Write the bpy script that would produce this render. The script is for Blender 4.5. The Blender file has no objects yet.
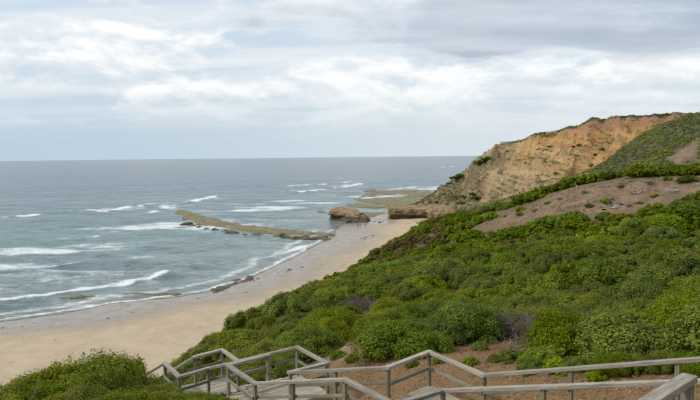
import bpy, bmesh, math, random
import numpy as np
from mathutils import Vector, Matrix

random.seed(7)
rng = np.random.default_rng(11)
scene = bpy.context.scene
COL = scene.collection
RAD = math.radians

# ------------------------------------------------------------------ camera
CAM_H = 30.0
FPX = 620.0                       # focal length in pixels of the 700 px wide photograph
PITCH = math.atan(43.4 / FPX)
ROLL = -0.011
cam_data = bpy.data.cameras.new('camera')
cam_data.sensor_width = 36.0
cam_data.lens = FPX / 700.0 * 36.0
cam_data.clip_start = 0.1
cam_data.clip_end = 60000.0
cam = bpy.data.objects.new('camera', cam_data)
COL.objects.link(cam)
CAM_M = Matrix.Rotation(math.pi / 2 - PITCH, 3, 'X') @ Matrix.Rotation(ROLL, 3, 'Z')
cam.matrix_world = Matrix.Translation((0, 0, CAM_H)) @ CAM_M.to_4x4()
scene.camera = cam

# ------------------------------------------------------------------ sun, sky, exposure
SUN_EL, SUN_AZ = RAD(44), RAD(256)         # azimuth clockwise from +Y (behind the camera, to its left)
sun_dir = Vector((math.sin(SUN_AZ) * math.cos(SUN_EL), math.cos(SUN_AZ) * math.cos(SUN_EL), math.sin(SUN_EL)))
sun_data = bpy.data.lights.new('sun', 'SUN')
sun_data.energy = 2.2
sun_data.angle = RAD(7)
sun_data.color = (1.0, 0.95, 0.88)
sun = bpy.data.objects.new('sun', sun_data)
sun.location = (-40, -60, 120)
sun.rotation_euler = sun_dir.to_track_quat('Z', 'Y').to_euler()
COL.objects.link(sun)

scene.view_settings.view_transform = 'Standard'
scene.view_settings.look = 'None'
scene.view_settings.exposure = 0.22
scene.view_settings.gamma = 1.0
scene.view_settings.use_curve_mapping = False
scene.render.engine = 'CYCLES'
scene.cycles.max_bounces = 6
scene.cycles.diffuse_bounces = 3
scene.cycles.glossy_bounces = 2
scene.cycles.transmission_bounces = 3
scene.cycles.transparent_max_bounces = 6
scene.cycles.use_denoising = True
scene.cycles.use_adaptive_sampling = True
scene.cycles.adaptive_threshold = 0.015


# ------------------------------------------------------------------ node helper
class NT:
    def __init__(self, tree):
        self.t = tree
        self.n = tree.nodes
        self.l = tree.links

    def node(self, typ, **kw):
        nd = self.n.new(typ)
        for k, v in kw.items():
            setattr(nd, k, v)
        return nd

    def put(self, sock, v):
        if isinstance(v, bpy.types.NodeSocket):
            self.l.new(v, sock)
        elif v is not None:
            if sock.type == 'RGBA' and not hasattr(v, '__len__'):
                v = (v, v, v, 1)
            if sock.type == 'RGBA' and len(v) == 3:
                v = (*v, 1)
            sock.default_value = v

    def math(self, op, a, b=None, c=None, clamp=False):
        nd = self.node('ShaderNodeMath', operation=op, use_clamp=clamp)
        self.put(nd.inputs[0], a)
        self.put(nd.inputs[1], b)
        self.put(nd.inputs[2], c)
        return nd.outputs[0]

    def vmath(self, op, a, b=None):
        nd = self.node('ShaderNodeVectorMath', operation=op)
        self.put(nd.inputs[0], a)
        self.put(nd.inputs[1], b)
        return nd.outputs[0]

    def mix(self, f, a, b, blend='MIX'):
        nd = self.node('ShaderNodeMix', data_type='RGBA', blend_type=blend)
        self.put(nd.inputs[0], f)
        self.put(nd.inputs[6], a)
        self.put(nd.inputs[7], b)
        return nd.outputs[2]

    def noise(self, vec, scale, detail=4.0, rough=0.55, dist=0.0, dims='3D'):
        nd = self.node('ShaderNodeTexNoise', noise_dimensions=dims)
        self.put(nd.inputs['Vector'], vec)
        nd.inputs['Scale'].default_value = scale
        nd.inputs['Detail'].default_value = detail
        nd.inputs['Roughness'].default_value = rough
        nd.inputs['Distortion'].default_value = dist
        return nd.outputs[0]

    def ramp(self, v, lo, hi, a=0.0, b=1.0, smooth=True):
        nd = self.node('ShaderNodeMapRange', interpolation_type='SMOOTHSTEP' if smooth else 'LINEAR')
        self.put(nd.inputs[0], v)
        nd.inputs[1].default_value = lo
        nd.inputs[2].default_value = hi
        self.put(nd.inputs[3], a)
        self.put(nd.inputs[4], b)
        return nd.outputs[0]

    def mapping(self, vec, scale=(1, 1, 1), loc=(0, 0, 0), rot=(0, 0, 0)):
        nd = self.node('ShaderNodeMapping')
        self.put(nd.inputs[0], vec)
        nd.inputs[1].default_value = loc
        nd.inputs[2].default_value = rot
        nd.inputs[3].default_value = scale
        return nd.outputs[0]

    def attr(self, name, out='Color'):
        nd = self.node('ShaderNodeAttribute', attribute_name=name)
        return nd.outputs[out]

    def sep(self, c):
        nd = self.node('ShaderNodeSeparateColor')
        self.put(nd.inputs[0], c)
        return nd.outputs

    def sepv(self, c):
        nd = self.node('ShaderNodeSeparateXYZ')
        self.put(nd.inputs[0], c)
        return nd.outputs

    def comb(self, x, y, z):
        nd = self.node('ShaderNodeCombineXYZ')
        for i, v in enumerate((x, y, z)):
            self.put(nd.inputs[i], v)
        return nd.outputs[0]

    def bump(self, h, strength=0.5, dist=0.1):
        nd = self.node('ShaderNodeBump')
        self.put(nd.inputs['Height'], h)
        nd.inputs['Strength'].default_value = strength
        nd.inputs['Distance'].default_value = dist
        return nd.outputs[0]


def new_mat(name):
    m = bpy.data.materials.new(name)
    m.use_nodes = True
    m.node_tree.nodes.clear()
    k = NT(m.node_tree)
    out = k.node('ShaderNodeOutputMaterial')
    return m, k, out


def principled(k, color, rough=0.8, normal=None, spec=0.3):
    p = k.node('ShaderNodeBsdfPrincipled')
    k.put(p.inputs['Base Color'], color)
    k.put(p.inputs['Roughness'], rough)
    p.inputs['Specular IOR Level'].default_value = spec
    if normal is not None:
        k.put(p.inputs['Normal'], normal)
    return p


# ------------------------------------------------------------------ world: daylight behind a broken cloud sheet
world = bpy.data.worlds.new('World')
scene.world = world
world.use_nodes = True
world.node_tree.nodes.clear()
k = NT(world.node_tree)
wout = k.node('ShaderNodeOutputWorld')
sky = k.node('ShaderNodeTexSky', sky_type='NISHITA')
sky.sun_disc = False
sky.sun_elevation = SUN_EL
sky.sun_rotation = SUN_AZ
sky.air_density = 1.2
sky.dust_density = 2.0
sky.ozone_density = 1.5
skyc = k.mix(1.0, sky.outputs[0], (0.10, 0.10, 0.10), 'MULTIPLY')
d = k.node('ShaderNodeTexCoord').outputs['Generated']
dx, dy, dz = k.sepv(d)
zc = k.math('MAXIMUM', dz, 0.0)
den = k.math('ADD', zc, 0.085)
plane = k.comb(k.math('DIVIDE', dx, den), k.math('DIVIDE', dy, den), 0.0)
# a bright broken sheet of small cumulus under a heavier grey deck
pw = k.mapping(plane, (0.8, 1, 1), (2.1, 3.7, 0), (0, 0, 0.12))
warp = k.noise(pw, 0.55, 3, 0.5)
pv = k.vmath('ADD', pw, k.comb(k.math('MULTIPLY', warp, 0.9), k.math('MULTIPLY', warp, 1.2), 0.0))
dp = k.mapping(d, (5.5, 5.5, 13.0), (2.3, 0.7, 0.2))
n1 = k.noise(dp, 1.0, 12, 0.60, 0.25)
n1b = k.noise(k.vmath('ADD', dp, (0.0, 0.0, 0.16)), 1.0, 6, 0.60, 0.25)
n0 = k.noise(pv, 0.9, 6, 0.55)
n2 = k.noise(k.mapping(plane, (0.42, 0.55, 1), (10.78, 5.2, 0)), 0.8, 8, 0.55)
n3 = k.noise(k.mapping(plane, (0.5, 1.6, 1), (0.4, 9.1, 0)), 1.1, 7, 0.55)
puff = k.ramp(k.math('ADD', k.math('MULTIPLY', n1, 0.7), k.math('MULTIPLY', n0, 0.3)), 0.43, 0.56)
lit = k.ramp(k.math('SUBTRACT', n1, n1b), -0.10, 0.09)
open_sky = k.mix(0.6, skyc, (0.47, 0.63, 0.80))
thin = k.mix(k.math('MULTIPLY', k.ramp(n3, 0.36, 0.64, 0.40, 0.95), k.ramp(dz, 0.14, 0.26, 1.0, 0.72)), open_sky, (0.71, 0.755, 0.79))
pc = k.mix(lit, (0.71, 0.745, 0.77), (0.925, 0.92, 0.91))
c1 = k.mix(k.math('MULTIPLY', puff, 0.9), thin, pc)
deck = k.ramp(k.math('ADD', k.math('MULTIPLY', k.math('SUBTRACT', n2, 0.5), 0.62), k.math('MULTIPLY', k.math('SUBTRACT', n1, 0.5), 0.26)), 0.0, 0.06)
deck = k.math('MULTIPLY', deck, k.ramp(dz, 0.11, 0.155))
dk = k.mix(k.ramp(n3, 0.35, 0.65), (0.355, 0.425, 0.515), (0.50, 0.565, 0.64))
c2 = k.mix(k.math('MULTIPLY', deck, 0.88), c1, dk)
low = k.mix(k.ramp(dx, -0.5, 0.4), (0.435, 0.545, 0.635), (0.60, 0.665, 0.70))
haze = k.ramp(dz, 0.015, 0.13)
c3 = k.mix(haze, low, c2)
bg = k.node('ShaderNodeBackground')
k.put(bg.inputs[0], c3)
bg.inputs[1].default_value = 1.0
k.l.new(bg.outputs[0], wout.inputs[0])


# ------------------------------------------------------------------ pixel -> place helpers
def ray(px, py):
    v = CAM_M @ Vector(((px - 350) / FPX, -(py - 200) / FPX, -1.0))
    return v


def P(px, py, D):
    """Point seen at a pixel, D metres ahead."""
    v = ray(px, py)
    s = D / v.y
    return np.array((v.x * s, D, CAM_H + v.z * s))


def G(px, py, z=0.0):
    """Point seen at a pixel on the level z."""
    v = ray(px, py)
    s = (z - CAM_H) / v.z
    return np.array((v.x * s, v.y * s, z))


# ------------------------------------------------------------------ numpy noise
_perm = rng.random((512, 512))


def vnoise(x, y):
    xi = np.floor(x).astype(int)
    yi = np.floor(y).astype(int)
    fx = x - xi
    fy = y - yi
    fx = fx * fx * fx * (fx * (fx * 6 - 15) + 10)
    fy = fy * fy * fy * (fy * (fy * 6 - 15) + 10)
    a = _perm[xi & 511, yi & 511]
    b = _perm[(xi + 1) & 511, yi & 511]
    c = _perm[xi & 511, (yi + 1) & 511]
    e = _perm[(xi + 1) & 511, (yi + 1) & 511]
    return (a * (1 - fx) + b * fx) * (1 - fy) + (c * (1 - fx) + e * fx) * fy


def fbm(x, y, s, octv=4, gain=0.5):
    x = np.asarray(x, float) / s
    y = np.asarray(y, float) / s
    t = np.zeros(np.broadcast(x, y).shape)
    a, tot = 1.0, 0.0
    for i in range(octv):
        t += a * vnoise(x * 2 ** i + 17.3 * i + 101.7, y * 2 ** i + 9.1 * i + 57.9)
        tot += a
        a *= gain
    return t / tot * 2 - 1


def sstep(v, lo, hi):
    t = np.clip((v - lo) / (hi - lo), 0, 1)
    return t * t * (3 - 2 * t)


def seg_dist(x, y, poly, closed=False):
    pts = [np.asarray(p[:2], float) for p in poly]
    best = np.full(np.shape(x), 1e9)
    n = len(pts)
    for i in range(n if closed else n - 1):
        a, b = pts[i], pts[(i + 1) % n]
        d = b - a
        L = max(d @ d, 1e-9)
        t = np.clip(((x - a[0]) * d[0] + (y - a[1]) * d[1]) / L, 0, 1)
        best = np.minimum(best, np.hypot(x - a[0] - t * d[0], y - a[1] - t * d[1]))
    return best


def inside(x, y, poly):
    c = np.zeros(np.shape(x), bool)
    n = len(poly)
    for i in range(n):
        x1, y1 = poly[i][:2]
        x2, y2 = poly[(i + 1) % n][:2]
        if y1 == y2:
            continue
        cond = ((y1 > y) != (y2 > y)) & (x < (x2 - x1) * (y - y1) / (y2 - y1) + x1)
        c ^= cond
    return c


def sdf(x, y, poly):
    """Signed distance, positive inside the polygon."""
    return np.where(inside(x, y, poly), 1, -1) * seg_dist(x, y, poly, True)


# ------------------------------------------------------------------ mesh helpers
def np_mesh(name, verts, faces, smooth=False):
    """faces: (n,3) or (n,4) array."""
    verts = np.asarray(verts, np.float32)
    faces = np.asarray(faces, np.int32)
    me = bpy.data.meshes.new(name)
    k_ = faces.shape[1]
    me.vertices.add(len(verts))
    me.vertices.foreach_set('co', verts.ravel())
    me.loops.add(faces.size)
    me.loops.foreach_set('vertex_index', faces.ravel())
    me.polygons.add(len(faces))
    me.polygons.foreach_set('loop_start', np.arange(0, faces.size, k_, dtype=np.int32))
    me.polygons.foreach_set('loop_total', np.full(len(faces), k_, np.int32))
    me.update(calc_edges=True)
    if smooth:
        me.polygons.foreach_set('use_smooth', np.ones(len(faces), bool))
    me.validate()
    return me


def set_attr(me, name, arr):
    """Per-vertex colour attribute from (n,3|4) or scalar (n,)."""
    arr = np.asarray(arr, np.float32)
    if arr.ndim == 1:
        at = me.attributes.new(name, 'FLOAT', 'POINT')
        at.data.foreach_set('value', arr)
    else:
        if arr.shape[1] == 3:
            arr = np.concatenate([arr, np.ones((len(arr), 1), np.float32)], 1)
        at = me.attributes.new(name, 'FLOAT_COLOR', 'POINT')
        at.data.foreach_set('color', arr.ravel())


def grid_faces(nx, ny):
    i = np.arange(nx * ny).reshape(ny, nx)
    return np.stack([i[:-1, :-1], i[:-1, 1:], i[1:, 1:], i[1:, :-1]], -1).reshape(-1, 4)


def link(name, me, mat=None, parent=None):
    o = bpy.data.objects.new(name, me)
    COL.objects.link(o)
    if mat is not None and me is not None and not me.materials:
        me.materials.append(mat)
    if parent is not None:
        o.parent = parent
    return o


def tag(o, label=None, cat=None, group=None, kind=None):
    if label:
        o['label'] = label
    if cat:
        o['category'] = cat
    if group:
        o['group'] = group
    if kind:
        o['kind'] = kind
    return o


def empty(name, loc=(0, 0, 0), rz=0.0):
    o = bpy.data.objects.new(name, None)
    o.empty_display_size = 0.3
    o.location = loc
    o.rotation_euler = (0, 0, rz)
    COL.objects.link(o)
    return o

# ------------------------------------------------------------------ terrain shape
# shoreline (sea level) from left to right, then round the headland
shore = [(-900, -150), (-400, 10), (-200, 70), (-110, 98)]
shore += [tuple(G(*p)[:2]) for p in ((0, 322), (60, 314), (110, 304), (170, 298), (215, 291), (240, 283), (270, 270),
                                     (300, 255), (322, 243), (333, 238), (336, 231), (345, 224), (372, 216), (392, 208))]
shore += [(42, 385), (70, 430), (140, 500), (400, 700), (900, 1100)]
land_poly = shore + [(3000, 1100), (3000, -3000), (-900, -3000)]


def shore_sd(x, y):
    return np.where(inside(x, y, land_poly), 1, -1) * seg_dist(x, y, shore)


HP = []                                    # control points of the hill


def hp(px, py, D, h=0.0):
    q = P(px, py, D)
    HP.append((q[0], q[1], q[2] - h))


# round the camera and the stairs
HP += [(0, -12, 28.5), (0, 0, 27.2), (5, 3, 26.3), (-5, 2, 26.4), (14, 0, 28.3), (26, -4, 30.5), (24, 9, 28.0),
       (0, 7, 24.9), (4, 8, 24.9), (9, 9.5, 25.2), (7, 12, 24.5), (-3.5, 10, 23.9), (3.6, 13.6, 23.3), (1.4, 15, 23.0),
       (-0.5, 17, 22.3), (-2.4, 19.2, 21.9), (-3.7, 21.0, 21.4), (-5.3, 21.2, 21.2), (-7.8, 22, 20.0), (-4.2, 14.6, 23.4),
       (-7.2, 16.4, 23.1), (-9.0, 14.5, 23.1), (-14, 13.5, 20.2), (-9.8, 20, 20.2), (-5.6, 18.0, 22.5), (-12.5, 24, 15.5), (-9.5, 30, 15.5),
       (-20, 20, 12.5), (-22, 36, 6), (-32, 48, -1), (-18, 52, 4), (-50, 20, -1), (-40, 0, 6), (-80, 20, -6),
       (-20, -10, 22), (-45, 75, -6), (-35, 62, -4)]
for a in ((450, 374, 18.5, 0), (500, 352, 22, 0), (440, 362, 20, 0), (560, 372, 16.5, 0), (640, 372, 15, .1),
          (362, 335, 28, .2), (345, 352, 24, .2), (400, 300, 40, 1.5), (300, 322, 40, 1.5), (330, 345, 27, .5), (550, 300, 32, 1.5),
          (650, 300, 28, 1.5), (700, 250, 42, 1.5), (600, 250, 48, 1.5), (500, 250, 60, 1.5), (420, 262, 75, 1.5),
          (360, 290, 65, 1.5), (250, 322, 58, 1.6), (205, 343, 47, 1.6), (230, 338, 42, 1.5), (290, 300, 80, 1.5),
          (340, 274, 105, 1.5), (385, 246, 150, 1.4), (420, 226, 205, 1.4),
          (700, 205, 75, 1.8), (600, 228, 80, 1.8), (540, 233, 85, 1.8), (480, 242, 100, 1.6), (430, 247, 120, 1.5),
          (760, 230, 60, 1.3), (840, 240, 40, 1.3),
          # the bare pink mound
          (700, 173, 116, 0), (640, 178, 118, 0), (600, 181, 118, 0), (560, 191, 120, 0), (530, 203, 122, 0), (600, 215, 93, 0),
          (680, 190, 95, 0), (560, 216, 97, 0), (480, 217, 140, 0), (450, 225, 150, .3), (760, 170, 112, 0),
          # hollow behind it, then the green spur
          (640, 176, 132, .3), (560, 188, 150, .5), (500, 204, 168, .5), (700, 165, 135, .3), (640, 168, 146, .3),
          (700, 140, 165, .3), (650, 150, 175, .3), (700, 113, 200, .2), (685, 119, 202, 0), (660, 126, 204, 0), (638, 136, 206, 0), (620, 149, 207, 0),
          (600, 166, 205, .3), (560, 186, 205, .3), (520, 200, 205, .3), (470, 213, 225, .3), (780, 100, 170, .3),
          (780, 150, 125, .3), (850, 90, 200, 0),
          # the cliff: rim, face, foot
          (590, 121.5, 285, 0), (615, 120, 277, 0), (645, 119, 266, 0), (690, 117, 250, 0), (565, 127, 300, 0),
          (530, 138, 325, 0), (512, 143, 338, 0), (496, 148, 346, 0), (480, 158, 352, 0), (466, 169, 354, 0),
          (590, 124, 297, 0), (615, 123, 289, 0), (645, 122, 279, 0), (690, 120, 264, 0), (565, 129.5, 312, 0), (530, 139.5, 336, 0), (512, 145, 348, 0),
          (602, 127, 315, 0), (640, 126, 305, 0), (690, 124, 290, 0), (720, 119, 262, 0),
          (450, 183, 352, 0), (434, 195, 348, 0), (600, 170, 224, 0), (630, 150, 229, 0), (560, 189, 226, 0),
          (500, 206, 244, 0), (590, 131, 276, 0), (612, 131, 271, 0), (637, 130, 259, 0), (625, 140, 256, 0), (605, 142, 266, 0), (572, 140, 280, 0), (560, 155, 266, 0),
          (520, 172, 292, 0), (485, 186, 306, 0), (600, 153, 257, 0), (540, 150, 300, 0), (500, 170, 318, 0),
          (520, 190, 262, 0), (470, 200, 296, 0), (450, 205, 308, 0), (430, 207, 322, 0), (412, 206, 335, 0),
          (440, 214, 290, 0), (425, 213, 302, 0),
          (545, 170, 268, 0), (580, 170, 247, 0)):
    hp(*a)
# plateau behind the rim and the hidden sea side
HP += [(150, 310, 43.5), (170, 350, 41), (130, 340, 40), (200, 300, 44), (250, 220, 47), (260, 400, 44), (105, 375, 33),
       (85, 385, 17), (66, 385, 6), (62, 400, -4), (100, 430, -3), (180, 490, -3), (130, 400, 28), (170, 430, 25), (330, 560, -4), (320, 480, 30),
       (400, 250, 52), (400, 400, 45), (300, 100, 50), (120, 40, 33), (120, 90, 34), (200, 60, 42), (150, 130, 40), (60, 20, 30), (80, -40, 35), (200, -60, 45),
       (400, 0, 55), (0, -60, 33), (-60, -60, 20), (-120, -60, 5), (-120, -20, -4)]
# beach points keep the hill below the sand
for px, py in ((0, 380), (60, 360), (120, 340), (160, 350), (200, 320), (150, 310), (250, 300), (290, 280), (320, 270), (345, 250),
               (370, 240), (390, 228), (400, 224), (380, 218), (350, 228), (330, 240), (300, 256), (250, 285), (200, 300), (100, 320)):
    q = G(px, py, 1.0)
    HP.append((q[0], q[1], -5.0))
for px, py in ((0, 300), (100, 280), (200, 250), (250, 215), (300, 210), (330, 190), (380, 192), (150, 200), (395, 196)):
    q = G(px, py, 0.0)
    HP.append((q[0], q[1], -9.0))
HP = np.array(HP)


def _phi(r2):
    return 0.5 * r2 * np.log(np.maximum(r2, 1e-9))


_S = 100.0
_c = HP[:, :2] / _S
_n = len(HP)
_A = np.zeros((_n + 3, _n + 3))
_r2 = ((_c[:, None] - _c[None]) ** 2).sum(-1)
_A[:_n, :_n] = _phi(_r2) + np.eye(_n) * 2e-5
_A[:_n, _n] = 1
_A[:_n, _n + 1:] = _c
_A[_n:, :_n] = _A[:_n, _n:].T
_w = np.linalg.solve(_A, np.concatenate([HP[:, 2], np.zeros(3)]))


def hill_tps(x, y):
    x = np.asarray(x, float)
    y = np.asarray(y, float)
    sh = x.shape
    q = np.stack([x.ravel(), y.ravel()], 1) / _S
    out = np.empty(len(q))
    for i in range(0, len(q), 40000):
        s = q[i:i + 40000]
        r2 = ((s[:, None] - _c[None]) ** 2).sum(-1)
        out[i:i + 40000] = _phi(r2) @ _w[:_n] + _w[_n] + s @ _w[_n + 1:]
    return out.reshape(sh)


def base_terrain(x, y):
    s = shore_sd(x, y)
    beach = np.where(s > 0, 0.05 + 2.3 * (1 - np.exp(-s / 30.0)), -4.5 * (1 - np.exp(s / 40.0)))
    hill = hill_tps(x, y)
    far = np.maximum(np.hypot(x - 60, y - 180) - 380, 0)
    hill = np.clip(hill, -9, 58) - far * 0.05
    kk = 1.2
    h = np.clip(0.5 + 0.5 * (hill - beach) / kk, 0, 1)
    return beach * (1 - h) + hill * h + kk * h * (1 - h) * 0.6, s, hill - beach


def T(px, py, d0=8.0, d1=520.0):
    """First point of the terrain on the line of sight through a pixel."""
    v = ray(px, py)
    D = np.geomspace(d0, d1, 900)
    s = D / v.y
    x, y, z = v.x * s, D, CAM_H + v.z * s
    g = base_terrain(x, y)[0]
    hit = np.nonzero(z < g)[0]
    i = hit[0] if len(hit) else len(D) - 1
    return np.array((x[i], y[i], g[i]))


def TP(*pts):
    return [tuple(T(*p)[:2]) for p in pts]


pink_poly = TP((700, 177), (640, 181), (590, 184), (555, 194), (530, 206), (492, 216), (478, 221), (488, 225), (505, 225), (535, 222), (560, 219), (600, 216), (640, 210), (700, 193)) + [(95, 88), (95, 112)]
pink2_poly = TP((700, 138), (680, 150), (662, 160), (676, 165), (700, 156))
cliff_poly = [(38, 356), (62, 362), (82, 358), (100, 334), (117, 294), (150, 262), (150, 236), (118, 224), (88, 214), (62, 226), (42, 268), (34, 300)]
toe_poly = TP((486, 157), (506, 150), (512, 156), (492, 172), (478, 186), (486, 200), (500, 204), (470, 213), (432, 214), (404, 206), (430, 195), (452, 180)) + [(58, 360)]
spur_poly = [(75, 142), (100, 140), (140, 118), (220, 110), (230, 200), (160, 232), (116, 222), (70, 216), (40, 222), (30, 205)]
bank_poly = [(0, 13.5), (3, 13), (9, 9), (16, 8), (13, 12.5)] + TP((700, 358), (640, 366), (585, 368), (556, 362), (535, 348), (500, 340), (470, 345), (440, 353), (405, 357), (380, 362)) + [(0.5, 24.5), (0.8, 30), (-0.5, 30), (-1, 25), (-3.5, 24), (-2, 20)]
track_poly = TP((322, 362), (345, 345), (352, 330), (358, 318), (368, 318), (368, 332), (366, 345), (345, 366))


notches = [([P(592, 126, 281), P(605, 127, 277), P(617, 127, 273), P(638, 126, 262)], 3.4, 2.4), ([P(598, 132, 276), P(612, 134, 270)], 2.0, 1.8),
           ([P(460, 188, 322), P(475, 191, 312), P(490, 195, 300), P(503, 197, 290)], 2.6, 1.6), ([P(468, 181, 326), P(484, 184, 314), P(500, 187, 302)], 1.8, 1.3),
           ([P(540, 160, 283), P(556, 168, 268), P(566, 176, 252)], 1.8, 2.0)]


def cliff_local(x, y):
    return x * 0.87 - y * 0.49, x * 0.49 + y * 0.87     # along the rim, into the hill


def terrain(x, y):
    z, s, over = base_terrain(x, y)
    hillw = sstep(over, 0.3, 2.5)
    near = sstep(np.hypot(x - 1, y - 14), 9, 22)
    z = z + hillw * near * (fbm(x, y, 15, 4) * (0.5 + 0.7 * sstep(y, 24, 45)) + fbm(x, y, 3.5, 3) * 0.16)
    z = z + hillw * (1 - near) * fbm(x, y, 1.1, 3) * 0.05
    cs = sdf(x, y, cliff_poly)
    cm = sstep(cs + fbm(x, y, 9, 3) * 3, -1, 6)
    cb = sstep(cs, 3, 16)
    a, b = cliff_local(x, y)
    rill = 1 - np.abs(fbm(a, b * 0.22 + 0.3 * a, 5.0, 4))
    rill2 = 1 - np.abs(fbm(a + 40, b * 0.35, 1.9, 3))
    z = z + cb * ((1 - np.abs(fbm(a + 7, b * 0.45 + 0.3 * a, 17.0, 3)) - 0.78) * 9.0)
    z = z + cb * ((rill - 0.75) * 2.4 + fbm(x, y, 11, 4) * 2.0 + fbm(x, y, 3.2, 3) * 0.9)
    z = z + cm * ((rill2 - 0.75) * 0.7 + fbm(x, y, 0.9, 2) * 0.25)
    for ln, dp_, w_ in notches:
        z = z - cm * dp_ * np.exp(-(seg_dist(x, y, ln) / w_) ** 2) * (0.7 + 0.6 * fbm(x, y, 5, 2))
    # bedded ledges on the older rock of the point
    lw = cb * (0.45 + 0.55 * sstep(100 - x, 0, 35))
    st = 2.2
    ph = (z + 0.16 * a + fbm(x, y, 18, 3) * 2.2) / st
    fr = ph - np.floor(ph)
    z = z + lw * st * 0.75 * (sstep(fr, 0.55, 0.95) - fr)
    pm = sstep(sdf(x, y, pink_poly), -2, 5)
    z = z + pm * ((1 - np.abs(fbm(x, y, 7, 4)) - 0.7) * 1.3 + fbm(x, y, 2.2, 3) * 0.28)
    sp = sstep(sdf(x, y, spur_poly), -3, 8)
    z = z + sp * fbm(x * 0.85 - y * 0.5, (x * 0.5 + y * 0.85) * 0.3, 4.5, 3) * 0.7
    # ripples and scuffs on the sand
    sandw = (1 - hillw) * sstep(s, 4, 14)
    z = z + sandw * (fbm(x, y, 6, 3) * 0.12 + fbm(x, y, 1.4, 2) * 0.03)
    # cusps along the swash
    z = z + (1 - hillw) * (1 - sstep(np.abs(s), 5, 16)) * fbm(x, y, 13, 3) * 0.16
    return z, s, over, cm, pm, sp


def tz(x, y):
    return float(terrain(np.array([float(x)]), np.array([float(y)]))[0][0])


def graded(pts):
    """pts: list of (pos, step) -> graded coordinate line."""
    out = [pts[0][0]]
    while out[-1] < pts[-1][0]:
        out.append(out[-1] + np.interp(out[-1], [p[0] for p in pts], [p[1] for p in pts]))
    return np.array(out)


gx = graded([(-900, 60), (-200, 12), (-90, 2.0), (-30, 0.7), (-10, 0.45), (12, 0.45), (30, 0.75), (45, 0.6), (150, 0.6), (158, 0.9), (200, 3), (420, 20), (1500, 90)])
gy = graded([(-700, 70), (-80, 12), (-10, 1.5), (5, 0.5), (35, 0.5), (90, 0.9), (210, 0.8), (220, 0.6), (355, 0.6), (365, 1.0), (390, 2.5), (520, 8), (800, 25), (1300, 70)])
X, Y = np.meshgrid(gx, gy)
xf, yf = X.ravel(), Y.ravel()
zf, sf, of, cmf, pmf, spf = terrain(xf, yf)
me = np_mesh('hillside', np.stack([xf, yf, zf], 1), grid_faces(len(gx), len(gy)), True)
sand = 1 - sstep(of + fbm(xf, yf, 3, 3) * 0.5, -0.4, 1.3)
wetn = fbm(xf, yf, 16, 3)
wet = 1 - sstep(sf + wetn * 7, 7, 24)
pud = sstep(9 - np.hypot((xf - G(374, 225)[0]) / 1.7, (yf - G(374, 225)[1]) / 2.2), 0, 6)
wet = np.maximum(wet, pud)
p2 = sstep(sdf(xf, yf, pink2_poly) + fbm(xf, yf, 5, 3) * 2, -1, 2)
bank = sstep(sdf(xf, yf, bank_poly) + fbm(xf, yf, 2, 3) * 0.8, -0.6, 0.6)
track = sstep(sdf(xf, yf, track_poly) + fbm(xf, yf, 1.5, 3) * 0.4, -0.3, 0.5)
toe = sstep(sdf(xf, yf, toe_poly) + fbm(xf, yf, 6, 3) * 3, -2, 4)
set_attr(me, 'cover_a', np.stack([sand, wet, cmf, np.maximum(pmf, p2)], 1))
set_attr(me, 'cover_b', np.stack([spf * (1 - p2), bank, toe, track], 1))

m_ground, k, out = new_mat('ground')
geo = k.node('ShaderNodeNewGeometry')
pos = geo.outputs['Position']
nz = k.sepv(geo.outputs['Normal'])[2]
ca = k.node('ShaderNodeAttribute', attribute_name='cover_a')
cb = k.node('ShaderNodeAttribute', attribute_name='cover_b')
A_sand, A_wet, A_cliff = k.sep(ca.outputs['Color'])[:3]
A_pink = ca.outputs['Alpha']
B_green, B_bank, B_toe = k.sep(cb.outputs['Color'])[:3]
B_track = cb.outputs['Alpha']
nA = k.noise(pos, 0.35, 6, 0.6)
nB = k.noise(pos, 2.2, 6, 0.65)
nC = k.noise(pos, 11.0, 5, 0.7)
nD = k.noise(pos, 42.0, 3, 0.7)
# leaf litter and soil under the scrub
litter = k.mix(k.ramp(nB, 0.35, 0.65), (0.13, 0.088, 0.048), (0.24, 0.160, 0.085))
litter = k.mix(k.ramp(nC, 0.45, 0.7), litter, (0.10, 0.08, 0.042))
bankc = k.mix(k.ramp(nC, 0.32, 0.68), (0.215, 0.125, 0.050), (0.41, 0.255, 0.115))
bankc = k.mix(k.ramp(nB, 0.5, 0.75), bankc, (0.30, 0.21, 0.12))
bankc = k.mix(k.ramp(nD, 0.55, 0.75), bankc, (0.11, 0.065, 0.035))
col = k.mix(B_bank, litter, bankc)
trackc = k.mix(k.ramp(nB, 0.35, 0.7), (0.34, 0.25, 0.16), (0.46, 0.36, 0.25))
col = k.mix(B_track, col, trackc)
# heath on the spur, dry grass on the point
heath = k.mix(k.ramp(nB, 0.4, 0.65), (0.075, 0.088, 0.030), (0.13, 0.125, 0.06))
heath = k.mix(k.ramp(nA, 0.5, 0.7), heath, (0.12, 0.105, 0.07))
col = k.mix(B_green, col, heath)
pinkc = k.mix(k.ramp(nA, 0.35, 0.65), (0.255, 0.155, 0.090), (0.375, 0.250, 0.160))
pinkc = k.mix(k.ramp(nB, 0.48, 0.7), pinkc, (0.15, 0.108, 0.080))
pinkc = k.mix(k.ramp(k.noise(pos, 0.16, 6, 0.7), 0.52, 0.64, 0, 0.65), pinkc, (0.165, 0.122, 0.072))
pinkc = k.mix(k.ramp(nC, 0.55, 0.75), pinkc, (0.38, 0.30, 0.235))
col = k.mix(A_pink, col, pinkc)
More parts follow.
